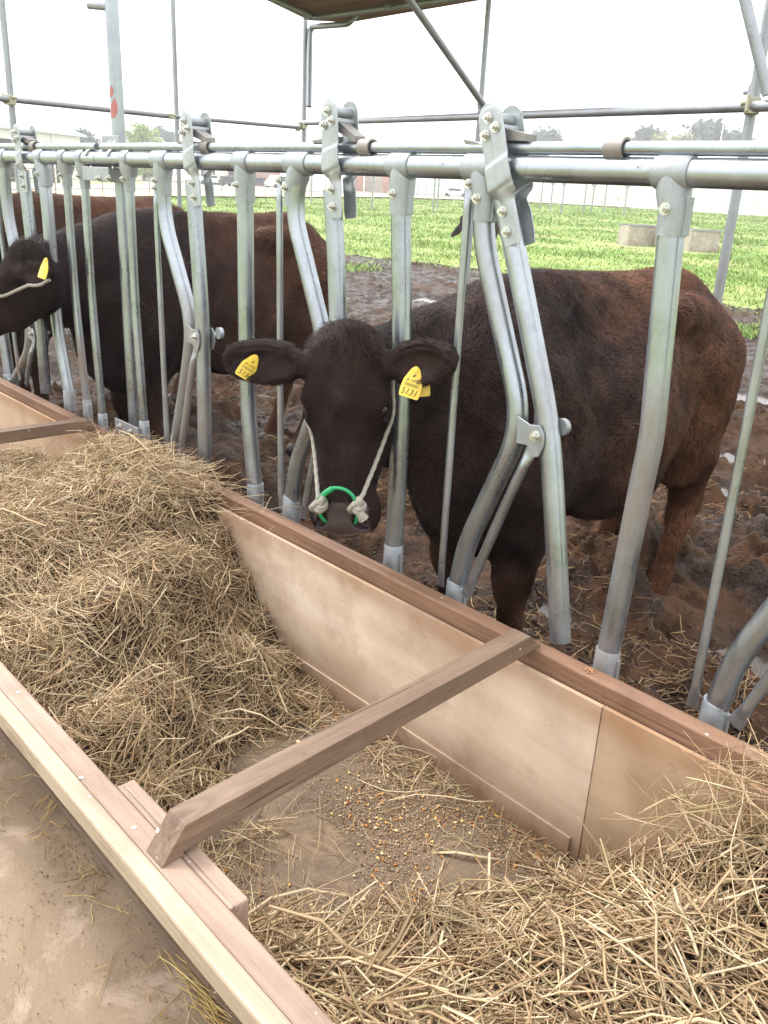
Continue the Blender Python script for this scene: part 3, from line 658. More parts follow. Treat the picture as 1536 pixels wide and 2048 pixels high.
# plank platform seen from below
H1 = PD(617, 42, 8.6)[2]
pts = [PZ(u, v, H1) for u, v in ((520, -6), (615, 40), (700, 46), (960, 2))]
far = [PZ(u, v, H1) for u, v in ((760, -150), (420, -95))]
poly = [pts[0], pts[1], pts[2], pts[3], far[0]]
MB().prism([(q[0], q[1]) for q in (PZ(470, -30, H1), PZ(618, 41, H1), PZ(700, 45, H1), PZ(1150, -32, H1), PZ(1000, -260, H1))], H1, H1 + .018, lambda p, a: (p[0], p[1], a)).build('plank_platform', M['plank'], SF)
def rod_px(name, a, b, z, r=.024, e0=0, e1=0): return sp(name, line3(PZ(*a, z), PZ(*b, z), e0, e1), r)
rod_px('platform_bearer', (625, 36), (880, 2), H1 - .03, .024, 0, .5)
rod_px('platform_bearer', (520, -12), (622, 32), H1 - .03, .024, .4, 0)
clamp(PZ(615, 32, H1 - .03), .8, 'scaffold'); clamp(PZ(775, 14, H1 - .04), .5, 'scaffold')
a_, b_, c_, d_ = PD(618, 213, 8.7), PD(620, 54, 8.7), PD(697, 48, 8.2), PD(690, 42, 8.1)
MB().tube(fillet([a_, b_, c_, c_ + [0, .1, .1]], .08, 6), .028, 12).build('drain_pipe', M['scaffold'], SF, smooth=50)
# ------------------------------------------------------------------ background
def gp(u, r):
    q = ray(u, 395); a = math.atan2(q[0], q[1]); return np.array([r * math.sin(a), r * math.cos(a), float(ground_z(r))])
def frame2(A, B):
    d = B - A; d[2] = 0; L = np.linalg.norm(d); d /= L; n_ = np.array([-d[1], d[0], 0.])
    if n_.dot(A) < 0: n_ = -n_      # pointing away from the camera
    return d, n_, L
def obox(mb, A, d, n_, x0, x1, y0, y1, z0, z1, m=0):
    c = A + d * (x0 + x1) / 2 + n_ * (y0 + y1) / 2 + np.array([0, 0, (z0 + z1) / 2 ]); Rm = np.array([d, n_, [0, 0, 1.]]).T
    return mb.box(c, (x1 - x0, y1 - y0, z1 - z0), Rm, m)
def barn(u0, u1, r0, r1, he, hr, wall, roof, label, depth=9, bays=5, cat='barn', door=(), wins=()):
    A, B = gp(u0, r0), gp(u1, r1); d, n_, L = frame2(A.copy(), B.copy()); zb = A[2]; A = A.copy(); A[2] = zb
    t = empty('farm_building', (A + B) / 2, label, cat)
    b = obox(MB(), A, d, n_, 0, L, 0, depth, -.5, he).build('wall', M[wall], t)
    f = lambda p, a: A + d * a + n_ * p[0] + np.array([0, 0, p[1]])
    MB().prism([(-.5, he), (depth / 2, hr), (depth + .5, he), (depth + .5, he + .18), (depth / 2, hr + .2), (-.5, he + .18)], -.5, L + .5, f).build('roof', M[roof], t)
    for k_ in (0, L): MB().prism([(0, he), (depth / 2, hr), (depth, he)], k_ - .06, k_ + .06, f).build('gable', M[wall], t)
    for a, b_ in door:
        obox(MB(), A, d, n_, a * L, b_ * L, -.07, .1, 0, he * .82).build('door', M['dark'], t)
    for a, b_ in wins: obox(MB(), A, d, n_, a * L, b_ * L, -.06, .1, he * .45, he * .75).build('window', M['glass'], t)
    for j in range(1, bays):
        obox(MB(), A, d, n_, j * L / bays - .12, j * L / bays + .12, -.14, .0, -.3, he).build('pilaster', M['groof'] if wall == 'rwall' else M[wall], t)
    return t
barn(-260, 168, 78, 96, 4.3, 6.0, 'pwall', 'proof', 'long low barn with a pale green-grey roof at the far left behind the lock bar', 12, 6, door=((.55, .62), (.8, .86)))
barn(60, 215, 150, 150, 3.6, 4.6, 'rwall', 'groof', 'low brown shed seen between the left fence bars', 8, 4, door=((.15, .3), (.5, .7)))
barn(262, 345, 190, 195, 5.5, 8.3, 'pwall', 'groof', 'small grey-roofed house behind the light green tree', 8, 2, 'house', wins=((.2, .35), (.6, .8)))
barn(398, 505, 172, 175, 4.6, 5.6, 'pwall', 'groof', 'pale shed with dark openings behind the parked white cars', 8, 4, door=((.05, .3), (.55, .9)))
barn(507, 560, 165, 165, 3.9, 5.0, 'rwall', 'groof', 'narrow reddish-brown shed directly left of the middle lock', 8, 5)
barn(690, 726, 168, 168, 3.6, 4.6, 'rwall', 'groof', 'pinkish-brown shed just right of the middle lock', 8, 2)
barn(728, 792, 172, 172, 4.2, 5.0, 'pwall', 'groof', 'white shed between the two brown sheds', 8, 2, door=((.6, .8),))
barn(764, 806, 162, 162, 4.4, 5.2, 'rwall', 'groof', 'dark red shed hidden partly by the post right of the middle lock', 8, 3)
barn(816, 880, 185, 185, 4.6, 5.6, 'film', 'film', 'white plastic-covered shed left of the far white car', 10, 3)
# white greenhouse range on the right
A, B = gp(1052, 124), gp(1790, 100); d, n_, L = frame2(A.copy(), B.copy()); GH = empty('greenhouse', (A + B) / 2, 'very long white film greenhouse closing off the pasture on the right', 'greenhouse')
obox(MB(), A, d, n_, 0, L, 0, 16, -.6, 5.1).build('film_wall', M['film'], GH)
MB().prism([(-.2, 5.1), (5.3, 6.3), (10.7, 6.3), (16.2, 5.1)], 0, L, lambda p, a: A + d * a + n_ * p[0] + np.array([0, 0, p[1]])).build('roof', M['film'], GH)
obox(MB(), A, d, n_, 0, L, -.22, -.06, 5.05, 5.25).build('gutter', M['groof'], GH)
nb = 26
for j in range(nb + 1):
    x = j * L / nb; mb = MB(); obox(mb, A, d, n_, x - .10, x + .10, -.10, .02, -.5, 5.1); mb.build('frame_post', M['pwall'], GH)
for z0 in (.9, 1.9): obox(MB(), A, d, n_, 0, L, -.09, -.03, z0, z0 + .07).build('side_rail', M['pwall'], GH)
# far fence along the pasture edge
FF = empty('pasture_fence', gp(500, 70), 'long thin wire-and-pipe fence along the far edge of the pasture', 'fence')
fp = []
for (u0, r0), (u1, r1) in zip(ECOL[1:9], ECOL[2:10]):
    for t_ in np.linspace(0, 1, 8, endpoint=False): fp.append(gp(u0 + (u1 - u0) * t_, (r0 + (r1 - r0) * t_) * 1.01))
for i, q in enumerate(fp):
    MB().tube([q - [0, 0, .2], q + [0, 0, 1.45]], .03, 6).build('fence_post', M['wire'], FF)
for hz in (.45, .95, 1.4): MB().tube([q + [0, 0, hz] for q in fp], .022, 5).build('fence_rail', M['wire'], FF)
# posts with braced forked tops standing in the pasture
def ypost(u, vb, h, label_done=[0], fork=True):
    hzv = 290 + .0512 * (u + 950); r = 60.
    for _ in range(30): r = (1.5 - float(ground_z(r))) * FPX / max(vb - hzv, 4) * 1.04
    b = gp(u, r); t = empty('fork_post', b, YL[label_done[0]], 'post', 'thin forked posts standing in the pasture'); label_done[0] += 1
    MB().tube([b - [0, 0, .2], b + [0, 0, h]], .05 * r / 80 + .02, 8).build('post_shaft', M['scaffold'], t)
    if fork:
        rt = RW[:, 0]
        for s_ in (-1, 1): MB().tube([b + [0, 0, h - 1.5], b + [0, 0, h] + rt * s_ * 1.3 + [0, 0, .3]], .03 * r / 80 + .015, 6).build('fork_arm', M['scaffold'], t)
    return t
YL = ['forked post right of the middle lock with a green tuft at its foot', 'forked post just left of the right-hand lock bar pair', 'thin plain post beside the forked one near the grazing head',
      'first forked post in front of the greenhouse from the left', 'second post in front of the greenhouse', 'third post in front of the greenhouse, widely forked', 'fourth post in front of the greenhouse',
      'fifth post in front of the greenhouse, forked', 'sixth post in front of the greenhouse', 'last post of the row before the thick fence post', 'slender post seen just right of the bent middle bar']
for (u, vb, fk) in ((745, 415, 1), (868, 418, 1), (876, 414, 0), (1103, 420, 1), (1126, 424, 1), (1170, 424, 0), (1186, 424, 1), (1211, 421, 0), (1252, 427, 1), (1083, 414, 0), (623, 402, 0)):
    ypost(u, vb, 3.4, fork=bool(fk))
# cars
def car(u, r, ang, mat, label, van=False):
    b = gp(u, r); c, s_ = math.cos(ang), math.sin(ang); Rm = np.array([[c, -s_, 0], [s_, c, 0], [0, 0, 1.]])
    t = empty('parked_car', b, label, 'car', 'cars parked along the road beyond the pasture')
    T = lambda p: b + Rm @ np.array(p, float)
    hgt = 1.85 if van else 1.45
    body = [(-2.15, .3), (-2.2, .75), (-2.0, .95), (-1.55, 1.0 if not van else 1.1), (-1.0, hgt - .05), (-.7, hgt), (.7 if not van else 1.1, hgt), (1.3 if not van else 1.8, 1.0), (2.05, .86), (2.2, .6), (2.15, .3)]
    MB().prism(body, -.82, .82, lambda p, a: T((p[0], a, p[1]))).build('body', M[mat], t, bevel=.08)
    win = [(-1.38, 1.02), (-.92, hgt - .12), (.62 if not van else 1.0, hgt - .12), (1.1 if not van else 1.55, 1.02)]
    MB().prism(win, -.835, .835, lambda p, a: T((p[0], a, p[1]))).build('window', M['glass'], t)
    for x in (-1.35, 1.35):
        for y in (-.8, .8): MB().tube([T((x, y - .1, .32)), T((x, y + .1, .32))], .32, 14).build('wheel', M['tyre'], t)
fa = math.atan2(RW[1][0], RW[0][0])
car(424, 146, fa + .25, 'carw', 'white hatchback car, leftmost of the parked cars'); car(449, 150, fa + .5, 'carw', 'white car parked between the white hatchback and the dark one')
car(468, 134, fa - .5, 'card', 'dark car parked in front of the white ones, left of the post'); car(518, 142, fa + .1, 'card', 'dark car parked in front of the reddish shed')
car(556, 140, fa + .9, 'carw', 'white van end-on beside the middle thin rod', True); car(911, 150, fa - .2, 'carw', 'white car alone at the right end of the road')
car(84, 120, fa, 'carw', 'white car glimpsed between the leftmost fence bars')
# trees
def tree(u, r, h, w, leaf, label, kind=0, tr=.16):
    h = h * .74; b = gp(u, r); t = empty('tree', b, label, 'tree', 'trees on the horizon'); rs = np.random.default_rng(int(u * 7 + h))
    MB().tube([b - [0, 0, .5], b + [0, 0, h * .55], b + [.2, .1, h * .85]], [h * .03, h * .02, h * .008], 8).build('trunk', M['bark'], t)
    n = 46; C, Rr = [], []
    for i in range(n):
        a = rs.uniform(0, 2 * math.pi); q = rs.uniform(.02, 1) ** .5; z = rs.uniform(.32, 1) if kind != 1 else rs.uniform(.12, 1)
        wz = math.sin(min(1, (z - .15) / .85) * math.pi * .86 + .25) ** .7 if kind != 2 else (1.15 - z)
        C.append(b + np.array([math.cos(a) * q * w * wz, math.sin(a) * q * w * wz, h * z * .97])); Rr.append(h * .07 + rs.uniform(0, .06) * h)
    N = 130; P = np.concatenate([c + rs.normal(size=(N, 3)) * rr_ * np.array([.62, .62, .42]) for c, rr_ in zip(C, Rr)]); m = len(P); s_ = h * .018
    V = np.repeat(P, 3, 0) + rs.normal(size=(m * 3, 3)) * s_ * 1.3; F = np.arange(m * 3).reshape(-1, 3)
    np_mesh('crown', V, F, M[leaf], t)
TR = [(176, 200, 12, 3.6, 'leaf_dark', 'grey-green tree just right of the long pale barn', 0), (290, 165, 12.0, 4.0, 'leaf_light', 'rounded light green tree right of the tall column', 1),
      (322, 230, 15.5, 4.4, 'leaf_dark', 'grey tree behind the small grey-roofed house', 0), (338, 236, 14.5, 3.5, 'leaf_dark', 'thin grey tree left of the third lock', 0),
      (1085, 260, 24, 5.6, 'leaf_dark', 'dark tree just right of the right-hand lock plates', 0), (1066, 262, 22.5, 3, 'leaf_dark', 'small dark crown touching the latch hook', 0),
      (1274, 270, 27, 3.4, 'leaf_dark', 'tall dark tree right of the lock bar collar', 0), (1294, 268, 25, 3, 'leaf_dark', 'shorter dark tree beside the tall one right of the collar', 0),
      (1318, 255, 22.5, 8, 'leaf_yellow', 'broad yellow-green bush crown, left half of the pale grove', 1), (1350, 255, 23.5, 7.5, 'leaf_yellow', 'broad yellow-green crown, right half of the pale grove', 1),
      (1365, 250, 22.0, 3, 'leaf_dark', 'small dark round tree in front of the pale grove', 1), (1397, 262, 28, 5, 'leaf_dark', 'spreading umbrella-shaped dark pine, the highest of the row', 0), (1420, 262, 23, 2, 'leaf_dark', 'slim dark tree between the two pines', 2),
      (1438, 262, 26, 4.6, 'leaf_dark', 'second spreading dark pine, nearest the right scaffold pole', 0), (1470, 262, 23, 5, 'leaf_dark', 'low dark tree right of the second pine', 0)]
for u, r, h, w, lf, lb, kd in TR: tree(u, r, h, w, lf, lb, kd)
for i, (u, r, lb) in enumerate(((1422, 240, 'thin white utility pole between the pines'), (1535, 235, 'thin utility pole at the right edge'))):
    b = gp(u, r); o = MB().tube([b, b + [0, 0, 22.5]], .14, 8).build('utility_pole', M['pwall']); tag(o, lb, 'pole')
# concrete water tanks in the pasture
def solve_r(u, v):
    hzv = 290 + .0512 * (u + 950); r = 25.
    for _ in range(30): r = (1.5 - float(ground_z(r))) * FPX / (v - hzv) * 1.03
    return r
def tank(uc, vb, wpx, hpx, label, pipe_=False, yaw=.3):
    r = solve_r(uc, vb); b = gp(uc, r); dep = r * .93; w = wpx / FPX * dep; h = hpx / FPX * dep
    t = empty('water_tank', b, label, 'water tank', 'old concrete water tanks in the pasture')
    rt = RW[:, 0].copy(); rt[2] = 0; rt /= np.linalg.norm(rt); c, s_ = math.cos(yaw), math.sin(yaw); d = np.array([rt[0] * c - rt[1] * s_, rt[0] * s_ + rt[1] * c, 0]); n_ = np.array([-d[1], d[0], 0])
    mb = MB(); dd = w * .62
    obox(mb, b, d, n_, -w / 2, w / 2, -dd / 2, -dd / 2 + .09, -.1, h); obox(mb, b, d, n_, -w / 2, w / 2, dd / 2 - .09, dd / 2, -.1, h)
    obox(mb, b, d, n_, -w / 2, -w / 2 + .09, -dd / 2 + .09, dd / 2 - .09, -.1, h); obox(mb, b, d, n_, w / 2 - .09, w / 2, -dd / 2 + .09, dd / 2 - .09, -.1, h)
    mb.build('basin', M['conc'], t, bevel=.01)
    mb = MB(); obox(mb, b, d, n_, -w / 2 - .03, w / 2 + .03, -dd / 2 - .03, -dd / 2 + .12, h, h + .05); obox(mb, b, d, n_, -w / 2 - .03, w / 2 + .03, dd / 2 - .12, dd / 2 + .03, h, h + .05)
    mb.build('rim', M['groof'], t)
    obox(MB(), b, d, n_, -w / 2 + .1, w / 2 - .1, -dd / 2 + .1, dd / 2 - .1, h * .8, h * .82).build('water', M['water'], t)
    if pipe_:
        q = b + d * (w / 2 + .06) - n_ * dd * .4; MB().tube([q - [0, 0, .1], q + [0, 0, h + .1]], .05, 8).build('standpipe', M['scaffold'], t)
    return b
tk1 = tank(1285, 478, 62, 33, 'concrete water tank with dark corner stains and a standpipe, left of the thick fence post', True)
tk2 = tank(1416, 488, 60, 34, 'paler concrete water tank right of the thick fence post', False, .15)
tk3 = tank(1346, 482, 36, 32, 'concrete water tank hidden behind the thick fence post', False, .2)
# ------------------------------------------------------------------ implicit surfaces for animals
def ell(c, r, R=None, k=.05, sub=False): return ('e', np.array(c, float), np.array(r, float), None if R is None else np.array(R, float), k, sub)
def rc(a, b, r1, r2, k=.05, sub=False): return ('c', np.array(a, float), np.array(b, float), (r1, r2), k, sub)
def eval_prims(prims, xs, ys, zs):
    D = np.full((len(xs), len(ys), len(zs)), .3, np.float32)
    for p in prims:
        if p[0] == 'e':
            ext = np.sqrt(((p[3] * p[2][None, :]) ** 2).sum(1)) if p[3] is not None else p[2]; lo, hi = p[1] - ext, p[1] + ext
        else: lo, hi = np.minimum(p[1], p[2]) - max(p[3]), np.maximum(p[1], p[2]) + max(p[3])
        k = p[4]; mg = .06 + k
        sl_ = [slice(*np.searchsorted(a, [lo[i] - mg, hi[i] + mg])) for i, a in enumerate((xs, ys, zs))]
        if any(s.stop <= s.start for s in sl_): continue
        X, Y, Z = xs[sl_[0]][:, None, None], ys[sl_[1]][None, :, None], zs[sl_[2]][None, None, :]
        if p[0] == 'e':
            q = (X - p[1][0], Y - p[1][1], Z - p[1][2])
            if p[3] is not None: q = [p[3][0, i] * q[0] + p[3][1, i] * q[1] + p[3][2, i] * q[2] for i in range(3)]
            k0 = sum((q[i] / p[2][i]) ** 2 for i in range(3)); k1 = sum((q[i] / p[2][i] ** 2) ** 2 for i in range(3))
            k0 = np.sqrt(k0 + 1e-9); d = k0 * (k0 - 1) / np.sqrt(k1 + 1e-9)
        else:
            ba = p[2] - p[1]; L2 = ba.dot(ba); h = np.clip(((X - p[1][0]) * ba[0] + (Y - p[1][1]) * ba[1] + (Z - p[1][2]) * ba[2]) / L2, 0, 1)
            d = np.sqrt((X - p[1][0] - h * ba[0]) ** 2 + (Y - p[1][1] - h * ba[1]) ** 2 + (Z - p[1][2] - h * ba[2]) ** 2) - (p[3][0] + (p[3][1] - p[3][0]) * h)
        a = D[sl_[0], sl_[1], sl_[2]]
        if p[5]: b = -d; h = np.clip(.5 - .5 * (a - b) / k, 0, 1); D[sl_[0], sl_[1], sl_[2]] = a * (1 - h) + b * h + k * h * (1 - h)
        else: h = np.clip(.5 + .5 * (a - d) / k, 0, 1); D[sl_[0], sl_[1], sl_[2]] = a * (1 - h) + d * h - k * h * (1 - h)
    return D
def surf_nets(D, xs, ys, zs):
    ins = D < 0; o = np.stack([xs[:1], ys[:1], zs[:1]])[:, 0]; h = np.array([xs[1] - xs[0], ys[1] - ys[0], zs[1] - zs[0]])
    cnt = sum(ins[i:D.shape[0] - 1 + i, j:D.shape[1] - 1 + j, k:D.shape[2] - 1 + k].astype(np.int8) for i in (0, 1) for j in (0, 1) for k in (0, 1))
    act = (cnt > 0) & (cnt < 8); I = np.argwhere(act); idx = np.full(act.shape, -1, np.int64); idx[act] = np.arange(len(I))
    P = np.zeros((len(I), 3)); C = np.zeros(len(I))
    cor = [(i, j, k) for i in (0, 1) for j in (0, 1) for k in (0, 1)]
    val = {c: D[I[:, 0] + c[0], I[:, 1] + c[1], I[:, 2] + c[2]].astype(float) for c in cor}
    for a in cor:
        for b in cor:
            if sum(abs(a[i] - b[i]) for i in range(3)) == 1 and a < b:
                va, vb = val[a], val[b]; m = (va < 0) != (vb < 0); t = np.where(m, va / (va - vb + 1e-20), 0)
                P += m[:, None] * (np.array(a) + t[:, None] * (np.array(b) - np.array(a))); C += m
    V = o + (I + P / C[:, None]) * h; F = []
    for ax in range(3):
        u, w = [(1, 2), (2, 0), (0, 1)][ax]
        s0 = [slice(None)] * 3; s1 = [slice(None)] * 3; s0[ax] = slice(0, -1); s1[ax] = slice(1, None)
        e = ins[tuple(s0)] != ins[tuple(s1)]; E = np.argwhere(e); ok = (E[:, u] > 0) & (E[:, w] > 0) & (E[:, u] < D.shape[u] - 1) & (E[:, w] < D.shape[w] - 1); E = E[ok]
        fl = ins[E[:, 0], E[:, 1], E[:, 2]]
        def at(du, dw): q = E.copy(); q[:, u] -= du; q[:, w] -= dw; return idx[q[:, 0], q[:, 1], q[:, 2]]
        q = np.stack([at(1, 1), at(0, 1), at(0, 0), at(1, 0)], 1); q[~fl] = q[~fl][:, ::-1]; F.append(q)
    F = np.concatenate(F); return V, F[(F >= 0).all(1)]
def grid(lo, hi, h): return [np.arange(a, b + h, h, dtype=np.float32) for a, b in zip(lo, hi)]
def vnormals(V, F):
    n = np.cross(V[F[:, 2]] - V[F[:, 0]], V[F[:, 3]] - V[F[:, 1]]); N = np.zeros_like(V)
    for i in range(4): np.add.at(N, F[:, i], n)
    return N / (np.linalg.norm(N, axis=1)[:, None] + 1e-12)
def noise3(P, s, seed=0): # cheap smooth 3d noise in [-1,1]
    r = np.random.default_rng(seed); t = 0
    for i in range(5):
        w = r.normal(size=3) * s; t = t + np.sin(P @ w + r.uniform(0, 6.28) + 1.3 * np.sin(P @ (r.normal(size=3) * s * .7)))
    return t / 3.2

# coat: black-brown forehand turning red-brown on flank, rump and legs
def mk_coat(name, tip=False):
    k = Mat(name); a = k.attr()
    if tip: return k.set(a, .6, 0, spec=.18)
    n1 = k.noise(26, 5, .7); c = k.mix(k.math('MULTIPLY', n1, .55), a, (0, 0, 0, 1)); return k.set(c, .75, 0, n1, .3, .01, spec=.1)
M['coat'] = mk_coat('cow_coat'); M['hair'] = mk_coat('cow_hair', True)
k = Mat('wet_muzzle'); n1 = k.noise(170, 3, .6); n2 = k.noise(30, 3)
M['muzzle'] = k.set(k.mix(n2, lin(70, 56, 56), lin(44, 34, 36)), k.ramp(n2, [(.3, g(.28)), (.7, g(.5))]), 0, n1, .35, .003)
k = Mat('eye_dark'); M['eye'] = k.set(lin(24, 18, 18), .06)
k = Mat('nostril'); M['nostril'] = k.set(lin(26, 18, 18), .5)
k = Mat('hoof'); M['hoof'] = k.set(lin(52, 44, 40), .6)

def head_prims(O, F, s):
    """O poll point, F columns (lateral, towards nose, out of the forehead), s scale"""
    T = lambda x, y, z: O + F @ (np.array([x, y, z]) * s); P = []
    E = lambda c, r, k=.03, sub=False, R=None: P.append(ell(T(*c), np.array(r) * s, F if R is None else F @ R, k * s, sub))
    Cn = lambda a, b, r1, r2, k=.03, sub=False: P.append(rc(T(*a), T(*b), r1 * s, r2 * s, k * s, sub))
    E((0, .045, -.085), (.088, .075, .085), .04); E((0, .12, -.085), (.104, .13, .082), .04); E((0, .15, -.115), (.092, .16, .09), .04)
    for x in (-1, 1):
        E((x * .086, .192, -.080), (.032, .050, .042), .022); E((x * .078, .160, -.058), (.03, .032, .025), .03)
        E((x * .054, .235, -.165), (.048, .12, .080), .05); Cn((x * .045, .30, -.165), (x * .030, .42, -.118), .045, .036, .04)
    Cn((0, .20, -.082), (0, .42, -.066), .076, .064, .045); Cn((0, .30, -.12), (0, .43, -.09), .070, .062, .04)
    E((0, .458, -.070), (.088, .064, .060), .03); E((0, .496, -.054), (.068, .038, .042), .02)
    for x in (-1, 1): E((x * .060, .474, -.082), (.036, .052, .046), .022)
    E((0, .520, -.110), (.048, .030, .024), .012); E((0, .465, -.120), (.054, .055, .034), .02)
    Rz = lambda a: np.array([[math.cos(a), -math.sin(a), 0], [math.sin(a), math.cos(a), 0], [0, 0, 1.]])
    for x in (-1, 1):                                     # nostrils: comma shaped, opening sideways
        P.append(ell(T(x * .052, .492, -.020), np.array([.015, .027, .036]) * s, F @ Rz(-x * .5), .005 * s, True))
        P.append(ell(T(x * .070, .505, -.052), np.array([.020, .008, .014]) * s, F @ Rz(x * .35), .006 * s, True))
    P.append(ell(T(0, .530, -.092), np.array([.08, .020, .004]) * s, F, .006 * s, True))   # mouth line
    for x in (-1, 1): P.append(ell(T(x * .108, .198, -.058), np.array([.014, .023, .013]) * s, F @ Rz(x * .1), .007 * s, True))
    for x in (-1, 1): E((x * .094, .176, -.056), (.024, .014, .016), .010)
    P.append(ell(T(0, .10, .004), np.array([.022, .05, .012]) * s, F, .02 * s, True))
    return P, T
def ear_prims(base, tip, up, out, w, s=1.0):
    """ear as a hanging scoop: base, tip points, up and outward facing directions"""
    ax = tip - base; L = np.linalg.norm(ax); ax /= L; up = up - ax * up.dot(ax); up /= np.linalg.norm(up); n_ = np.cross(ax, up)
    if n_.dot(out) < 0: n_ = -n_
    R = np.array([ax, up, n_]).T; c = base + ax * L * .55
    P = [rc(base - ax * .03, base + ax * .03, .030, .027, .03), ell(c - ax * L * .06, (L * .44, w, .022), R, .022), ell(c + ax * L * .22 + up * w * .12, (L * .28, w * .66, .017), R, .025)]
    P.append(ell(c + n_ * .016 - up * w * .10 + ax * L * .02, (L * .36, w * .62, .014), R, .012, True))
    return P, R, c
def body_prims(o, s, head_base, fence_pt, hind_dy=0.0, tailx=.05):
    B = lambda x, y, z: np.array(o) + np.array([x, y, z]) * s; P = []
    E = lambda c, r, k=.08, sub=False: P.append(ell(B(*c), np.array(r) * s, None, k * s, sub))
    C = lambda a, b, r1, r2, k=.06: P.append(rc(B(*a), B(*b), r1 * s, r2 * s, k * s))
    E((0, .42, .88), (.285, .56, .34)); E((0, .42, .78), (.280, .40, .265)); E((0, .02, .86), (.225, .27, .36)); E((0, .04, 1.13), (.085, .26, .14))
    C((0, .15, 1.15), (0, .85, 1.145), .125, .13, .10); E((0, .86, 1.03), (.215, .27, .225)); E((0, -.12, .72), (.15, .19, .22)); E((0, -.02, .58), (.12, .2, .14))
    for x in (-1, 1):
        C((x * .185, .62, 1.165), (x * .16, .78, 1.15), .050, .060, .06); C((x * .08, 1.0, 1.13), (x * .09, 1.06, 1.06), .05, .05, .05); E((x * .15, .00, .80), (.10, .17, .28), .06)
        C((x * .140, .93, .98), (x * .15, .90, .66), .155, .115, .08); C((x * .155, .86, .72), (x * .155, .86, .62), .10, .09, .06)
        C((x * .15, .95, .64), (x * .140, 1.025, .43), .095, .050, .05); C((x * .140, 1.03, .44), (x * .135, .93 + hind_dy, .14), .047, .034, .03); E((x * .14, 1.05, .42), (.035, .035, .05), .03)
        C((x * .135, .93 + hind_dy, .14), (x * .135, .885 + hind_dy, .055), .040, .046, .02); E((x * .135, .865 + hind_dy, .03), (.050, .07, .045), .02)
        C((x * .15, -.01, .74), (x * .135, -.02, .42), .115, .062, .06); E((x * .135, -.025, .37), (.054, .056, .075), .03)
        C((x * .135, -.015, .34), (x * .132, -.005, .13), .044, .036, .025); C((x * .132, -.005, .14), (x * .132, -.03, .055), .042, .046, .02); E((x * .132, -.045, .03), (.050, .068, .045), .02)
        E((x * .17, .42, .64), (.09, .22, .12), .08)
    C((0, 1.02, 1.19), (tailx * .5, 1.12, 1.08), .045, .032, .04); C((tailx * .5, 1.12, 1.08), (tailx, 1.13, .62), .030, .018, .02); C((tailx, 1.13, .62), (tailx, 1.12, .42), .030, .036, .03); E((tailx, 1.12, .34), (.032, .032, .09), .02)
    for x in (-1, 1):                       # hollow flank, rib spring, shoulder edge, thigh groove
        P.append(ell(B(x * .33, .66, 1.00), np.array([.09, .10, .14]) * s, None, .07 * s, True)); P.append(ell(B(x * .31, .20, .98), np.array([.05, .05, .22]) * s, None, .06 * s, True))
        P.append(ell(B(x * .27, 1.06, .82), np.array([.06, .05, .16]) * s, None, .05 * s, True)); P.append(ell(B(x * .27, -.17, .92), np.array([.06, .05, .2]) * s, None, .05 * s, True))
    # neck through the fence
    nb = B(0, -.06, .98); f = np.array(fence_pt); hb = np.array(head_base)
    P.append(ell(nb, np.array([.16, .24, .26]) * s, None, .09 * s)); m1 = nb * .45 + f * .55
    P.append(ell(m1, np.array([.115, .17, .215]) * s, None, .09)); P.append(ell(f, np.array([.092, .14, .165]) * s, None, .06))
    P.append(rc(f, hb, .095 * s, .085 * s, .05)); P.append(rc(f - [0, 0, .09], hb - [0, 0, .05], .08 * s, .075 * s, .05)); P.append(rc(nb + [0, 0, .12], f + [0, 0, .05], .13 * s, .08 * s, .07)); P.append(rc(nb - [0, 0, .16], f - [0, 0, .09], .15 * s, .08 * s, .07))
    return P
def smin_len(x): return x
def coat_color(P, o, s, kind, seed):
    """true pigment: how red the coat is, by place on the animal"""
    q = (P - np.array(o)) / s; n_ = noise3(q, 7, seed) * .5 + noise3(q, 22, seed + 1) * .35
    red = sst(-.15, .95, q[:, 1] + .25 * n_) * .85 + .45 * sst(.62, .30, q[:, 2]) * sst(-.35, -.1, q[:, 1]) + .25 * sst(1.08, 1.26, q[:, 2]) * sst(.3, .6, q[:, 1]) + .18 * n_
    if kind == 'dark': red = red * .75 - .05
    if kind == 'brown': red = red * .8 + .55 * sst(1.0, 1.2, q[:, 2])
    red = np.clip(red, 0, 1)[:, None]
    a = np.array(lin(43, 32, 31)[:3]); b = np.array(lin(88, 58, 41)[:3]); return a * (1 - red) + b * red
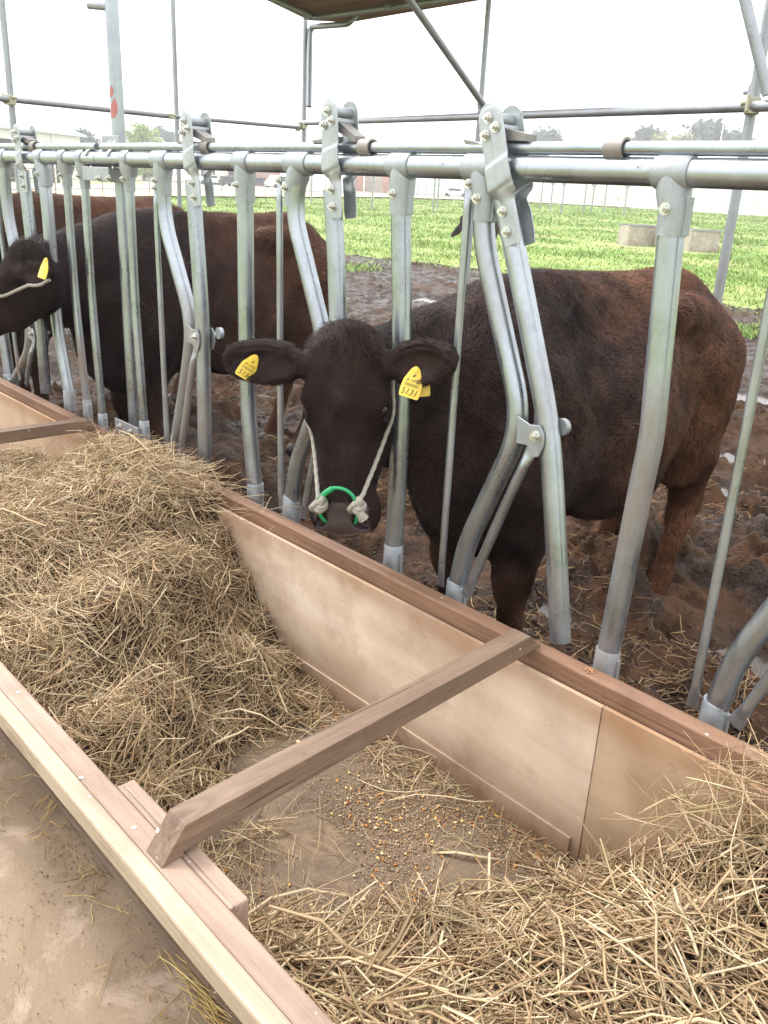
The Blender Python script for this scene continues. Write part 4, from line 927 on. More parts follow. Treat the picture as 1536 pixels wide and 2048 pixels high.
def tuft(N, P0, D, L, w, col, nrm, name, mat, parent, bend=None, jit=.25, rs=None, two=True):
    """N hairs as slim tapering blades"""
    rs = rs or rng; side = np.cross(D, nrm + rs.normal(size=D.shape) * .15); side /= np.linalg.norm(side, axis=1)[:, None] + 1e-9
    L = L[:, None]; w = w[:, None]; B = nrm * -.25 if bend is None else bend
    mid = P0 + D * L * .5 + nrm * L * .10; tipp = P0 + D * L + B * L
    V = np.stack([P0 - side * w, P0 + side * w, mid - side * w * .7, mid + side * w * .7, tipp], 1).reshape(-1, 3)
    i = np.arange(N)[:, None] * 5; F = np.concatenate([i + [0, 1, 3], i + [0, 3, 2], i + [2, 3, 4]], 0).reshape(-1, 3)
    gr_ = np.tile([.35, .35, .95, .95, 2.3], N)[:, None]; C = np.concatenate([np.clip(np.repeat(col, 5, 0) * gr_, 0, 1), np.ones((N * 5, 1))], 1)  # roots darkened, tips lightened: shading depth painted into the hair colour
    nn_ = nrm + D * .35 + np.stack([noise3(P0, 55, 21), noise3(P0, 55, 22), noise3(P0, 55, 23)], 1) * .22 + np.stack([noise3(P0, 20, 24), noise3(P0, 20, 25), noise3(P0, 20, 26)], 1) * .28 + rs.normal(size=D.shape) * .12; nn_ /= np.linalg.norm(nn_, axis=1)[:, None]; Nn = np.repeat(nn_, 5, 0)
    return np_mesh(name, V, F, mat, parent, color=C, normals=Nn)
def sample(V, F, N, rs, mask=None):
    a = np.linalg.norm(np.cross(V[F[:, 1]] - V[F[:, 0]], V[F[:, 2]] - V[F[:, 0]]), axis=1)
    if mask is not None: a = a * mask
    f = rs.choice(len(F), N, p=a / a.sum()); u, v = rs.random((2, N, 1)); q = V[F[f]]
    return (q[:, 0] * (1 - u) + q[:, 1] * u) * (1 - v) + (q[:, 3] * (1 - u) + q[:, 2] * u) * v, f
def rope_prof(st=3, pitch=.026, amp=.34): return lambda a, s_: 1 + amp * np.abs(np.sin(.5 * st * (a - s_ / pitch * 2 * math.pi / st)))
# ------------------------------------------------------------------ cows
from mathutils.bvhtree import BVHTree
def vis_text(txt, size, M4, name, mat, parent, shear=0, sx=1):
    c = bpy.data.curves.new(name, 'FONT'); c.body = txt; c.size = size; c.shear = shear; c.align_x = 'CENTER'; c.align_y = 'CENTER'; c.extrude = .00015; c.resolution_u = 3; c.space_character = 1.05
    t = bpy.data.objects.new(name, c); COL.objects.link(t); bpy.context.view_layer.update()
    me = bpy.data.meshes.new_from_object(t.evaluated_get(bpy.context.evaluated_depsgraph_get())); bpy.data.objects.remove(t)
    V = np.array([v.co[:] for v in me.vertices]); V[:, 0] *= sx
    for v, q in zip(me.vertices, V): v.co = M4(q)
    me.materials.clear(); me.materials.append(mat); me.name = name
    o = bpy.data.objects.new(name, me); COL.objects.link(o); attach(o, parent); return o
def ear_tag(pos, rt, up, nr, parent, curl=1.0, digits='5131', sz=1.0, text=True):
    """two-piece plastic tag; pos = stud, hangs down -up"""
    def M4(p): # local x right, y up (0 at stud), z out; the plate is curled
        x, y, z = np.array(p) * 1.0; zz = z + curl * (-7.5 * x * x) ; return np.array(pos) + sz * (rt * x + up * y + nr * zz)
    out = [(-.006, .008), (.007, .008), (.013, .0), (.0255, -.028), (.027, -.046), (.0255, -.066), (.0225, -.070), (-.0235, -.070), (-.0265, -.066), (-.027, -.046), (-.025, -.028), (-.012, .0)]
    mb = MB(); n = 13; xs_ = np.linspace(-.027, .027, n); ys_ = np.linspace(-.070, .009, 16)
    def half(y): return np.interp(y, [-.070, -.066, -.046, -.028, 0, .006, .009], [.0235, .0265, .027, .025, .0125, .008, .003])
    V = []
    for z_ in (.0, -.0016):
        for y in ys_:
            for i in range(n): V.append(M4((-half(y) + 2 * half(y) * i / (n - 1), y, z_)))
    m_ = len(ys_); F = []
    for l in (0, 1):
        for j in range(m_ - 1):
            for i in range(n - 1):
                a = l * m_ * n + j * n + i; F.append([a, a + 1, a + n + 1, a + n])
    for j in range(m_ - 1):
        for i in (0, n - 1): a = j * n + i; F.append([a, a + n, a + n + m_ * n, a + m_ * n])
    for i in range(n - 1):
        for j in (0, m_ - 1): a = j * n + i; F.append([a, a + 1, a + 1 + m_ * n, a + m_ * n])
    mb.add(V, F); t = mb.build('ear_tag', M['tag'], parent, smooth=50)
    s0 = M4((0, 0, 0)); MB().tube([s0 - nr * .004, s0 + nr * .0035 * sz, s0 + nr * .004 * sz], [.0065 * sz, .0065 * sz, .004 * sz], 16).build('tag_stud', M['tag'], t, smooth=40)
    if text:
        f = lambda dx, dy: (lambda p: M4((p[0] + dx, p[1] + dy, .0007 + p[2])))
        vis_text('JP 14784', .0098, f(.001, -.0275), 'tag_code', M['ink'], t, 0, .95)
        vis_text(digits, .0225, f(-.001, -.0565), 'tag_number', M['ink'], t, .25, .93)
        mb = MB(); rs = np.random.default_rng(3); x = -.019
        while x < .019:
            w = rs.choice([.0004, .0008, .0012]); mb.add([M4((x + a * w, y, .0006)) for a, y in ((0, -.0425), (1, -.0425), (1, -.0345), (0, -.0345))], [[0, 1, 2, 3]]); x += w + rs.choice([.0005, .0009])
        mb.build('tag_barcode', M['bar_ink'], t)
        MB().add([M4(p + (.0006,)) for p in ((-.003, -.017), (.001, -.019), (.004, -.013), (.005, -.010), (0, -.012))], [[0, 1, 2, 3, 4]]).build('tag_emblem', M['ink'], t)
    return t
def animal(name, label, o, s, O, Nn, face, hb, hm, ears, fence_pt, kind, seed, nh_body, nh_head, hbase=(0, .13, -.15), flow=True, hind_dy=0.0, group='black-brown cattle feeding at the fence', xf=None, hairL=.018):
    O, Nn = np.array(O, float), np.array(Nn, float); d = Nn - O; hs_ = np.linalg.norm(d) / .52; d /= np.linalg.norm(d)
    n_ = np.array(face, float); n_ -= d * n_.dot(d); n_ /= np.linalg.norm(n_); lat = np.cross(d, n_)
    if lat.dot(RW[:, 0]) < 0: lat = -lat
    F = np.array([lat, d, n_]).T; hp, T = head_prims(O, F, hs_); info = []
    for (b, tp, up, out, w) in ears(T, lat, d, n_):
        p_, R_, c_ = ear_prims(b, tp, up, out, w); hp += p_; info.append((b, tp, R_, c_))
    prims = body_prims(o, s, T(*hbase), fence_pt, hind_dy) + hp
    subs = [p for p in prims if p[5]]; prims = [p for p in prims if not p[5]] + subs
    ysp = o[1] - .38 * s; allp = np.array([p[1] for p in hp])
    lo = allp.min(0) - .13; hi = allp.max(0) + .13; lo[0] = min(lo[0], fence_pt[0] - .2); hi[0] = max(hi[0], fence_pt[0] + .2); lo[2] -= .02; hi[1] = ysp; hi[2] = max(hi[2], fence_pt[2] + .32); lo[2] = min(lo[2], fence_pt[2] - .4)
    g1 = grid(lo, hi, hm); V1, F1 = surf_nets(eval_prims(prims, *g1), *g1)
    b0 = np.array(o) + np.array([-.36, 0, -.02]) * s; b1 = np.array(o) + np.array([.36, 1.30, 1.32]) * s; b0[1] = ysp - hb * 1.2
    b0[0] = min(b0[0], fence_pt[0] - .25); b1[0] = max(b1[0], fence_pt[0] + .25)
    g2 = grid(b0, b1, hb); V2, F2 = surf_nets(eval_prims(prims, *g2), *g2)
    V = np.concatenate([V1, V2]); Fa = np.concatenate([F1, F2 + len(V1)]); ishead = np.arange(len(Fa)) < len(F1)
    N = vnormals(V, Fa)
    V = V + N * (noise3(V, 14, seed) * .0035)[:, None] * (V[:, 1] > ysp)[:, None] 
    col = coat_color(V, o, s, kind, seed); hl = (V - O) @ F / hs_   # head-local coordinates
    for (b_, tp_, R_, c_) in info:              # bare, paler skin inside the ears
        e_ = (V - c_) @ R_; L_ = np.linalg.norm(tp_ - b_); w_ = np.clip(1.25 - (e_[:, 0] / (L_ * .42)) ** 2 - (e_[:, 1] / .036) ** 2, 0, 1) * np.clip((N @ R_[:, 2]) * 2, 0, 1) * (np.abs(e_[:, 2]) < .05)
        col = col * (1 - w_[:, None] * .75) + np.array(lin(84, 66, 62)[:3]) * w_[:, None] * .75
    nearhead = (np.abs(hl[:, 0]) < .14) & (hl[:, 1] > .0) & (np.abs(hl[:, 2] + .08) < .16)
    cen = V[Fa].mean(1); cl = (cen - O) @ F / hs_
    muz = (cl[:, 1] > .436 + 3.0 * cl[:, 0] ** 2) & (cl[:, 1] < .58) & (np.abs(cl[:, 0]) < .074 + .02 * (cl[:, 2] < -.085)) & (cl[:, 2] > -.16) & (cl[:, 2] < .05)
    hoofm = cen[:, 2] < o[2] + .07 * s
    nost = np.zeros(len(cl), bool)
    for x in (-1, 1):
        a_ = -x * .5; dx_, dy_ = cl[:, 0] - x * .052, cl[:, 1] - .492; ux, uy = dx_ * math.cos(a_) + dy_ * math.sin(a_), -dx_ * math.sin(a_) + dy_ * math.cos(a_); nost |= (ux / .0125) ** 2 + (uy / .025) ** 2 + ((cl[:, 2] + .020) / .034) ** 2 < 1
    mi = np.where(nost, 3, np.where(muz, 1, np.where(hoofm, 2, 0)))
    if xf is not None: V = xf(V); N = vnormals(V, Fa)
    t = empty(name, (o[0], o[1] + .4, 0) if xf is None else tuple(xf(np.array([[o[0], o[1] + .4, 0]]))[0]), label, 'cow', group)
    body = np_mesh('body', V, Fa, [M['coat'], M['muzzle'], M['hoof'], M['nostril']], t, mi, True, np.concatenate([col, np.ones((len(V), 1))], 1))
    if nh_body:
        rs = np.random.default_rng(seed)
        Vo = V; Fb = Fa[~ishead & ~hoofm]; P, f = sample(Vo, Fb, nh_body, rs); fn = N[Fb[f]].mean(1); fn /= np.linalg.norm(fn, axis=1)[:, None]
        D = np.tile([0, .75, -.62], (nh_body, 1)); q = (P - np.array(o)) / s; lg = sst(.75, .5, q[:, 2])[:, None]; D = D * (1 - lg) + np.array([0, .15, -1.]) * lg
        D += np.stack([noise3(P, 9, 1), noise3(P, 8, 2), noise3(P, 9, 3)], 1) * .55 + np.stack([noise3(P, 26, 4), noise3(P, 26, 5), noise3(P, 26, 6)], 1) * .22
        D -= fn * (D * fn).sum(1)[:, None]; D /= np.linalg.norm(D, axis=1)[:, None]; D = D + fn * (.30 + .25 * rs.random((nh_body, 1))) + rs.normal(size=D.shape) * .14; D /= np.linalg.norm(D, axis=1)[:, None]
        L = hairL * s * rs.uniform(.6, 1.35, nh_body) * (1 + .3 * noise3(P, 12, 9)); L *= np.where(q[:, 2] < .45, .7, 1)
        L = np.where((q[:, 1] > 1.12) & (q[:, 2] < .5), L * 2.8, L)
        cc = coat_color(P, o, s, kind, seed); br = rs.uniform(.6, 1.7, (nh_body, 1)) * (1 + .30 * noise3(P, 30, 12) + .30 * noise3(P, 14, 14) + .2 * noise3(P, 60, 15))[:, None]; cc = np.clip(cc * br * 1.15, 0, 1)
        tuft(nh_body, P - fn * .001, D, L, rs.uniform(.0008, .0015, nh_body), cc, fn, 'coat_hair', M['hair'], t, rs=rs)
    if nh_head:
        rs = np.random.default_rng(seed + 1)
        Fh = Fa[ishead & ~muz & ~nost]; cm = V[Fh].mean(1); ch = (cm - O) @ F / hs_
        keep = np.ones(len(Fh)); keep[(ch[:, 1] > .40) & (np.abs(ch[:, 0]) < .1)] = .5
        for x in (-1, 1): keep[np.linalg.norm(ch - np.array([x * .104, .197, -.060]), axis=1) < .022] = 0
        P, f = sample(V, Fh, nh_head, rs, keep); fn = N[Fh[f]].mean(1); fn /= np.linalg.norm(fn, axis=1)[:, None]
        h = (P - O) @ F / hs_; rad = np.stack([h[:, 0] * 1.0, (h[:, 1] - .13) * 1.0 + .02, h[:, 2] * 0 - .12], 1); rad[:, 1] = np.where(h[:, 1] > .13, rad[:, 1] * 1.6 + .05, rad[:, 1]); D = rad @ F.T
        inneck = P[:, 1] > np.maximum(O[1] + .12, 1.52) ; D[inneck] = [0, .8, -.6]
        for (b, tp, R_, c_) in info:
            L_ = np.linalg.norm(tp - b); a_ = (P - b) @ R_[:, 0]; r_ = np.linalg.norm(P - b - a_[:, None] * R_[:, 0], axis=1); m = (a_ > .025) & (a_ < L_ + .04) & (r_ < .065); D[m] = R_[:, 0]
        D += np.stack([noise3(P, 30, 1), noise3(P, 30, 2), noise3(P, 30, 3)], 1) * .03
        D /= np.linalg.norm(D, axis=1)[:, None] + 1e-9; D -= fn * (D * fn).sum(1)[:, None]; D /= np.linalg.norm(D, axis=1)[:, None] + 1e-9
        D = D + fn * (.28 + .2 * rs.random((nh_head, 1))) + rs.normal(size=D.shape) * .12; D /= np.linalg.norm(D, axis=1)[:, None]
        L = .0085 * rs.uniform(.6, 1.3, nh_head); L *= np.where(h[:, 1] > .3, .6, 1.0); L *= np.where((h[:, 1] < .06) & (np.abs(h[:, 0]) < .09), 1.4, 1.0)
        L = np.where(inneck, .014, L)
        for (b, tp, R_, c_) in info:
            m = np.linalg.norm(P - c_, axis=1) < .09; e_ = (P - c_) @ R_; rim = m & ((e_[:, 0] / .10) ** 2 + (e_[:, 1] / .045) ** 2 > .7); L = np.where(rim, L * 2.4, np.where(m, L * 1.3, L)); D[m] = D[m] + R_[:, 2] * .15 - R_[:, 1] * np.sign(-e_[m, 1:2]) * .25 * rim[m][:, None]
        cc = np.clip(coat_color(P, o, s, kind, seed) * rs.uniform(.6, 1.6, (nh_head, 1)), 0, 1)
        tuft(nh_head, P - fn * .0006, D, L, rs.uniform(.0006, .0011, nh_head), cc, fn, 'face_hair', M['hair'], t, rs=rs)
        # forelock
        nt = 1300 if kind == 'main' else 300; th = rs.uniform(-1, 1, nt); P = np.stack([th * .070 + rs.normal(size=nt) * .01, .012 + .028 * np.abs(th) + rs.normal(size=nt) * .014, -.045 + rs.normal(size=nt) * .035], 1)
        Dl = np.stack([np.sign(th) * np.abs(th) ** .5 * .55 + rs.normal(size=nt) * .35, -.25 + .9 * (rs.random(nt) - .4), .25 + rs.normal(size=nt) * .4], 1)
        Pw = O + (P * hs_) @ F.T; D = Dl @ F.T; D /= np.linalg.norm(D, axis=1)[:, None]; nn = np.tile(F[:, 2] * .6 - F[:, 1] * .5, (nt, 1))
        bv = BVHTree.FromPolygons([tuple(v) for v in V1], [tuple(int(i) for i in f_) for f_ in F1])
        for i in range(nt): r_ = bv.find_nearest(Vector(Pw[i])); Pw[i] = np.array(r_[0])
        tuft(nt, Pw, D, .026 * rs.uniform(.5, 1.3, nt), rs.uniform(.0006, .0010, nt), np.clip(np.array(lin(48, 36, 34)[:3]) * rs.uniform(.5, 1.5, (nt, 1)), 0, 1), nn, 'forelock', M['hair'], t, bend=np.tile(F[:, 2] * .3 + F[:, 1] * .35, (nt, 1)), rs=rs)
    for x in (-1, 1):
        c = T(x * .0935, .198, -.0640)
        if xf is not None: c = xf(c[None])[0]
        r_ = .0198 * hs_; u_, v_ = np.meshgrid(np.linspace(0, math.pi, 13), np.linspace(0, 2 * math.pi, 25)); SV = np.stack([np.sin(u_) * np.cos(v_), np.sin(u_) * np.sin(v_), np.cos(u_)], -1).reshape(-1, 3) * r_ + c
        Fq = np.array([[i * 13 + j, i * 13 + j + 1, i * 13 + 14 + j, i * 13 + 13 + j] for i in range(24) for j in range(12)]); np_mesh('eye', SV, Fq, M['eye'], t, smooth=True)
    bv = BVHTree.FromPolygons([tuple(v) for v in V1], [tuple(int(i) for i in f_) for f_ in F1])
    return t, T, F, hs_, bv, info
def on_skin(bv, P, off):
    out = []
    for p in P: q = bv.find_nearest(Vector(p)); n_ = np.array(q[1]); d_ = np.array(p) - np.array(q[0]); n_ = n_ if d_.dot(n_) > 0 or np.linalg.norm(d_) < 1e-6 else n_; out.append(np.array(q[0]) + n_ * off)
    return np.array(out)
def smooth_path(P, n=60):
    P = np.array(P); d = np.concatenate([[0], np.cumsum(np.linalg.norm(np.diff(P, axis=0), axis=1))]); s_ = np.linspace(0, d[-1], n)
    Q = np.stack([np.interp(s_, d, P[:, i]) for i in range(3)], 1)
    for _ in range(12): Q[1:-1] = (Q[:-2] + 2 * Q[1:-1] + Q[2:]) / 4
    return Q
def knot(c, F, r, name, mat, parent, seed=0, sc=1.0):
    rs = np.random.default_rng(seed); t = np.linspace(0, 2 * math.pi * .97, 60); ph = rs.uniform(0, 6, 3)
    L = np.stack([(np.sin(t) + 2 * np.sin(2 * t + ph[0] * .1)) / 3, (np.cos(t) - 2 * np.cos(2 * t)) / 3, -np.sin(3 * t) * .6], 1) * .0135 * sc
    P = c + L @ F.T; return MB().tube(P, r, 10, prof=rope_prof()).build(name, mat, parent, smooth=60)
VIEW = RW[:, 2]
def toward(p): v = EYE - np.array(p); return v / np.linalg.norm(v)
# --- main cow
O1, N1 = PD(682, 662, 2.10), PD(676, 1068, 2.17)
tc = toward(O1); rgt_ = RW[:, 0]; yaw = math.radians(13); face1 = tc * math.cos(yaw) - rgt_ * math.sin(yaw)
def ears1(T, lat, d, n_):
    up = -d; out = []
    out.append((T(-.095, .080, -.085), PD(452, 722, 2.15), up, n_ + .25 * d, .050)); out.append((T(.095, .080, -.085), PD(908, 722, 2.02), up, n_ + .35 * d, .050)); return out
c1, T_, F_, hs1, bv1, inf1 = animal('cow', 'dark brown cow with green nose ring and yellow ear tags, head over the trough', (-1.61, 2.0, 0.0), 1.0,
    O1, N1, face1, .0125, .0048, ears1, np.array([-1.80, 1.60, .955]), 'main', 11, 420000, 150000, hairL=.023)
ft = lambda p: (np.array(p) if True else 0)
cr, cu = RW[:, 0], -RW[:, 1]
def tag_frame(p, deg, tiltx=0, tilty=0):
    a = math.radians(deg); n_ = toward(p); r0 = cr - n_ * cr.dot(n_); r0 /= np.linalg.norm(r0); u0 = np.cross(n_, r0)
    r1 = r0 * math.cos(a) + u0 * math.sin(a); u1 = -r0 * math.sin(a) + u0 * math.cos(a)
    r2 = r1 * math.cos(tilty) + n_ * math.sin(tilty); n2 = np.cross(r2, u1); return r2, u1, n2
def skin_depth(bv, u, v):
    r_ = ray(u, v); L_ = np.linalg.norm(r_); h = bv.ray_cast(Vector(EYE), Vector(r_ / L_)); return (h[3] / L_) if h[0] is not None else 2.05
d_ = skin_depth(bv1, 834, 741); p = PD(834, 741, d_ - .008); r2, u2, n2 = tag_frame(p, -17, tilty=.25); ear_tag(p + n2 * .012, r2, u2, n2, c1, 1.0, sz=.98)
r3, u3, n3 = tag_frame(p, 4, tilty=.1); ear_tag(PD(838, 742, d_ + .016), r3, u3, -n3 * -1, c1, 1.0, text=False, sz=.9)
d_ = skin_depth(bv1, 506, 716); p = PD(508, 714, d_ - .008); r2, u2, n2 = tag_frame(p, -33, tilty=-.35); ear_tag(p + n2 * .010, r2, u2, n2, c1, 1.0, sz=.86)
ear_tag(PD(506, 716, d_ + .02), *tag_frame(p, -50), c1, 1.0, text=False, sz=.85)
def loc(T, pts): return [T(*q) for q in pts]
def halter(T, F, bv, parent, ring=True):
    rings = smooth_path(loc(T, [(-.034, .500, -.040), (-.047, .484, -.012), (-.053, .452, .008), (-.044, .418, .018), (-.014, .396, .024), (.018, .396, .024), (.044, .414, .018), (.053, .450, .008), (.047, .484, -.012), (.034, .500, -.040)]), 70)
    if ring:
        MB().tube(rings, .0046, 12).build('nose_ring', M['green'], parent, smooth=60)
        MB().tube(smooth_path(rings[21:33], 8), .0072, 14).build('ring_joint', M['green'], parent, smooth=50)
    kn = [rings[17], rings[52]]; hl_ = []
    for x, kq in ((-1, kn[0]), (1, kn[1])):
        path = [T(x * .078, .40, -.02), T(x * .098, .34, -.07), T(x * .118, .27, -.105), T(x * .135, .20, -.115), T(x * .14, .12, -.12), T(x * .125, .05, -.14), T(x * .05, .02, -.18), T(0, .01, -.2)]
        Q = smooth_path(path, 70); Q = on_skin(bv, Q, .005); Q = smooth_path(np.concatenate([[kq], Q]), 110)
        MB().tube(Q, .0048, 12, prof=rope_prof()).build('halter_rope', M['rope'], parent, smooth=60)
    for i, kq in enumerate(kn):
        knot(kq + F[:, 2] * .003, F, .0062, 'rope_knot', M['rope'], parent, i, 1.3); knot(kq + F[:, 2] * .006 + F[:, 1] * (-.006) + F[:, 0] * .004, F, .0058, 'rope_knot', M['rope'], parent, i + 5, 1.15)
        e = kq + (F[:, 0] * (.012 if i == 0 else .020) + F[:, 1] * (-.022 if i == 0 else .030)) ; P = smooth_path([kq, (kq + e) / 2 + F[:, 2] * .010, e + F[:, 2] * .004], 20)
        MB().tube(P, np.linspace(.006, .0105, 20), 14, prof=rope_prof(7, .035, .38)).build('rope_end', M['rope_g' if i == 0 else 'rope'], parent, smooth=60)
halter(T_, F_, bv1, c1)
# --- second cow: head turned along the fence at the left edge
O2, N2 = PD(34, 476, 3.50), PD(-120, 705, 3.75)
N2 = O2 + (N2 - O2) / np.linalg.norm(N2 - O2) * .50
def ears2(T, lat, d, n_):
    return [(T(.10, .085, -.09), PD(103, 548, 3.35), np.array([0, 0, 1.]), toward(O2) + d * .3, .048), (T(-.10, .085, -.09), T(-.22, .06, -.08), -d, n_, .045)]
tc = toward(O2); face2 = np.array([-.35, -.15, .75]) + tc * .35
c2, T2, F2_, hs2, bv2, inf2 = animal('cow', 'almost black cow at the left edge, head turned away along the fence', (-4.05, 2.08, 0.0), 1.05,
    O2, N2, face2, .02, .009, ears2, np.array([-3.99, 1.62, 1.06]), 'dark', 23, 90000, 30000, hairL=.02)
d_ = skin_depth(bv2, 92, 528)
p = PD(91, 520, 3.24); r2, u2, n2 = tag_frame(p, -22, tilty=1.0); ear_tag(p, r2, u2, n2, c2, 1.0, text=False, sz=1.0)
P = on_skin(bv2, smooth_path([PD(u, v, 3.35) for u, v in ((97, 562), (90, 585), (66, 608), (35, 625), (0, 633), (-60, 640))], 60), .005)
MB().tube(smooth_path(P, 80), .0055, 10, prof=rope_prof()).build('halter_rope', M['rope'], c2, smooth=60)
# --- third cow behind it
O3, N3 = np.array([-5.75, 1.42, 1.15]), np.array([-5.85, 1.28, .62])
def ears3(T, lat, d, n_): return [(T(x * .10, .085, -.09), T(x * .26, .10, -.09), -d, n_, .05) for x in (-1, 1)]
animal('cow', 'brown-backed cow farthest left, standing behind the almost black cow', (-5.5, 2.08, 0.0), 1.07, O3, N3, np.array([.1, -1, .3]), .022, .012, ears3, np.array([-5.62, 1.62, 1.04]), 'brown', 37, 60000, 0)
# --- small animal grazing in the pasture, mostly behind the bars
rg = solve_r(966, 477); bg_ = gp(966, rg); ang = math.atan2(RW[1][0], RW[0][0])
def xf4(P): # local +y (tail) -> image right
    c_, s_ = math.cos(ang - math.pi / 2), math.sin(ang - math.pi / 2); Q = (P - np.array([0, .35, 0])) * .82; return np.stack([c_ * Q[:, 0] - s_ * Q[:, 1], s_ * Q[:, 0] + c_ * Q[:, 1], Q[:, 2]], 1) + bg_
animal('cow', 'small black cow grazing far out in the pasture, seen between the bars', (0, 0, 0), 1.0, np.array([0, -.50, .66]), np.array([.0, -.82, .22]), np.array([0, -1, .5]), .03, .02,
       lambda T, lat, d, n_: [(T(x * .10, .085, -.09), T(x * .26, .10, -.09), -d, n_, .05) for x in (-1, 1)], np.array([0, -.34, .82]), 'dark', 51, 0, 0, xf=xf4, group='cattle out in the pasture')
# ------------------------------------------------------------------ loose stems: hay, straw, grain, grass
def strands(P, D, L, W, col, nrm, bend=.12, segs=4, rs=rng):
    n = len(P); D = D / np.linalg.norm(D, axis=1)[:, None]; B = rs.normal(size=(n, 3)); B -= D * (B * D).sum(1)[:, None]; B /= np.linalg.norm(B, axis=1)[:, None]
    C = np.cross(D, B); k = rs.normal(size=n) * bend; kt = rs.uniform(.25, .75, n); kk = np.where(rs.random(n) < .25, rs.normal(size=n) * .35, 0)
    ts = np.linspace(-.5, .5, segs + 1); pts = []
    for t in ts:
        q = P + D * (L * t)[:, None] + B * (L * k * (.25 - t * t) * 4)[:, None] + B * (L * kk * np.clip(t - (kt - .5), 0, 1))[:, None] + C * (L * k * .4 * np.sin(6 * t))[:, None]; pts.append(q)
    V = []
    for i, q in enumerate(pts):
        w = W * (1 - .35 * abs(ts[i]) * 2)
        for a in (0, 2.094, 4.189):
            V.append(q + (math.cos(a) * B * .55 + math.sin(a) * C)[...] * w[:, None])
    V = np.stack(V, 1); m = V.shape[1]; base = np.arange(n)[:, None] * m; F = []
    for i in range(segs):
        for j in range(3): j2 = (j + 1) % 3; F.append(base + np.array([i * 3 + j, i * 3 + j2, i * 3 + 3 + j2, i * 3 + 3 + j]))
    return V.reshape(-1, 3), np.concatenate(F), np.concatenate([np.repeat(col, m, 0), np.ones((n * m, 1))], 1)
def straw_cols(n, rs=rng, pal=((200, 174, 140), (172, 142, 110), (226, 210, 176), (134, 102, 74), (164, 150, 110), (100, 74, 54))):
    P = np.array([lin(*c)[:3] for c in pal]); w = np.array([.24, .22, .16, .18, .09, .11]); i = rs.choice(len(P), n, p=w / w.sum()); return np.clip(P[i] * rs.uniform(.75, 1.2, (n, 1)), 0, 1)
# heap surfaces: height over the trough, interpolated between surveyed spots (x, y, z)
H1P = [(-6.5, 1.40, .10), (-6.5, .7, .30), (-5.2, 1.40, .10), (-5.2, 1.0, .14), (-5, .6, .40), (-4.35, 1.42, .10), (-4.2, 1.0, .18), (-4.2, .62, .42), (-3.7, 1.43, .27), (-3.6, 1.05, .28), (-3.6, .62, .40), (-3.26, 1.44, .36), (-3.1, 1.1, .44), (-3, .62, .46),
       (-2.94, 1.44, .56), (-2.75, 1.44, .58), (-2.6, 1.44, .57), (-2.5, 1.20, .56), (-2.5, .85, .52), (-2.4, .60, .46), (-2.41, 1.44, .53), (-2.29, 1.44, .43), (-2.18, 1.44, .33), (-2.06, 1.44, .20), (-1.95, 1.44, .11), (-1.8, 1.44, .05), (-1.6, 1.42, .03),
(-2.15, 1.15, .45), (-2.0, .9, .46), (-1.95, .62, .44), (-1.88, 1.2, .22), (-1.75, 1.1, .10), (-1.78, .9, .30), (-1.6, .72, .36), (-1.55, .9, .12), (-1.62, 1.12, .02), (-1.5, 1.0, .0), (-1.45, .86, .03), (-1.42, .70, .26), (-1.5, 1.2, .0), (-1.30, .66, .20), (-1.33, .78, .02), (-1.22, .70, .06), (-1.15, .8, .0), (-1.15, .68, .03), (-1.05, 1.2, .0), (-.9, .9, .0), (-1.2, 1.05, .0)]
H2P = [(-1.12, .9, .0), (-1.1, .68, .07), (-1.05, 1.1, .0), (-1.05, 1.42, .0), (-.98, .62, .22), (-.95, .8, .14), (-.95, 1.0, .03), (-.9, 1.25, .02), (-.86, 1.44, .02), (-.80, 1.2, .10), (-.80, .95, .22), (-.78, .62, .34), (-.82, 1.44, .07), (-.65, 1.44, .14), (-.6, 1.2, .26),
       (-.54, 1.44, .28), (-.51, 1.44, .38), (-.6, .62, .38), (-.55, .9, .36), (-.44, 1.42, .43), (-.4, 1.1, .42), (-.35, .65, .42), (-.1, 1.44, .48), (-.1, .9, .46), (.3, 1.44, .45), (.3, .7, .42), (.85, 1.4, .36), (.85, .7, .36)]
def hsurf(P):
    P = np.array(P)
    def f(x, y):
        d2 = ((x[..., None] - P[:, 0]) ** 2 + ((y[..., None] - P[:, 1]) * 1.0) ** 2) + .0012; w = d2 ** -1.7; return (w * P[:, 2]).sum(-1) / w.sum(-1)
    return f
TF = .040
def near_y(z): return .70 - .34 * np.clip(z, 0, .42) - .02   # inner face of the leaning near wall
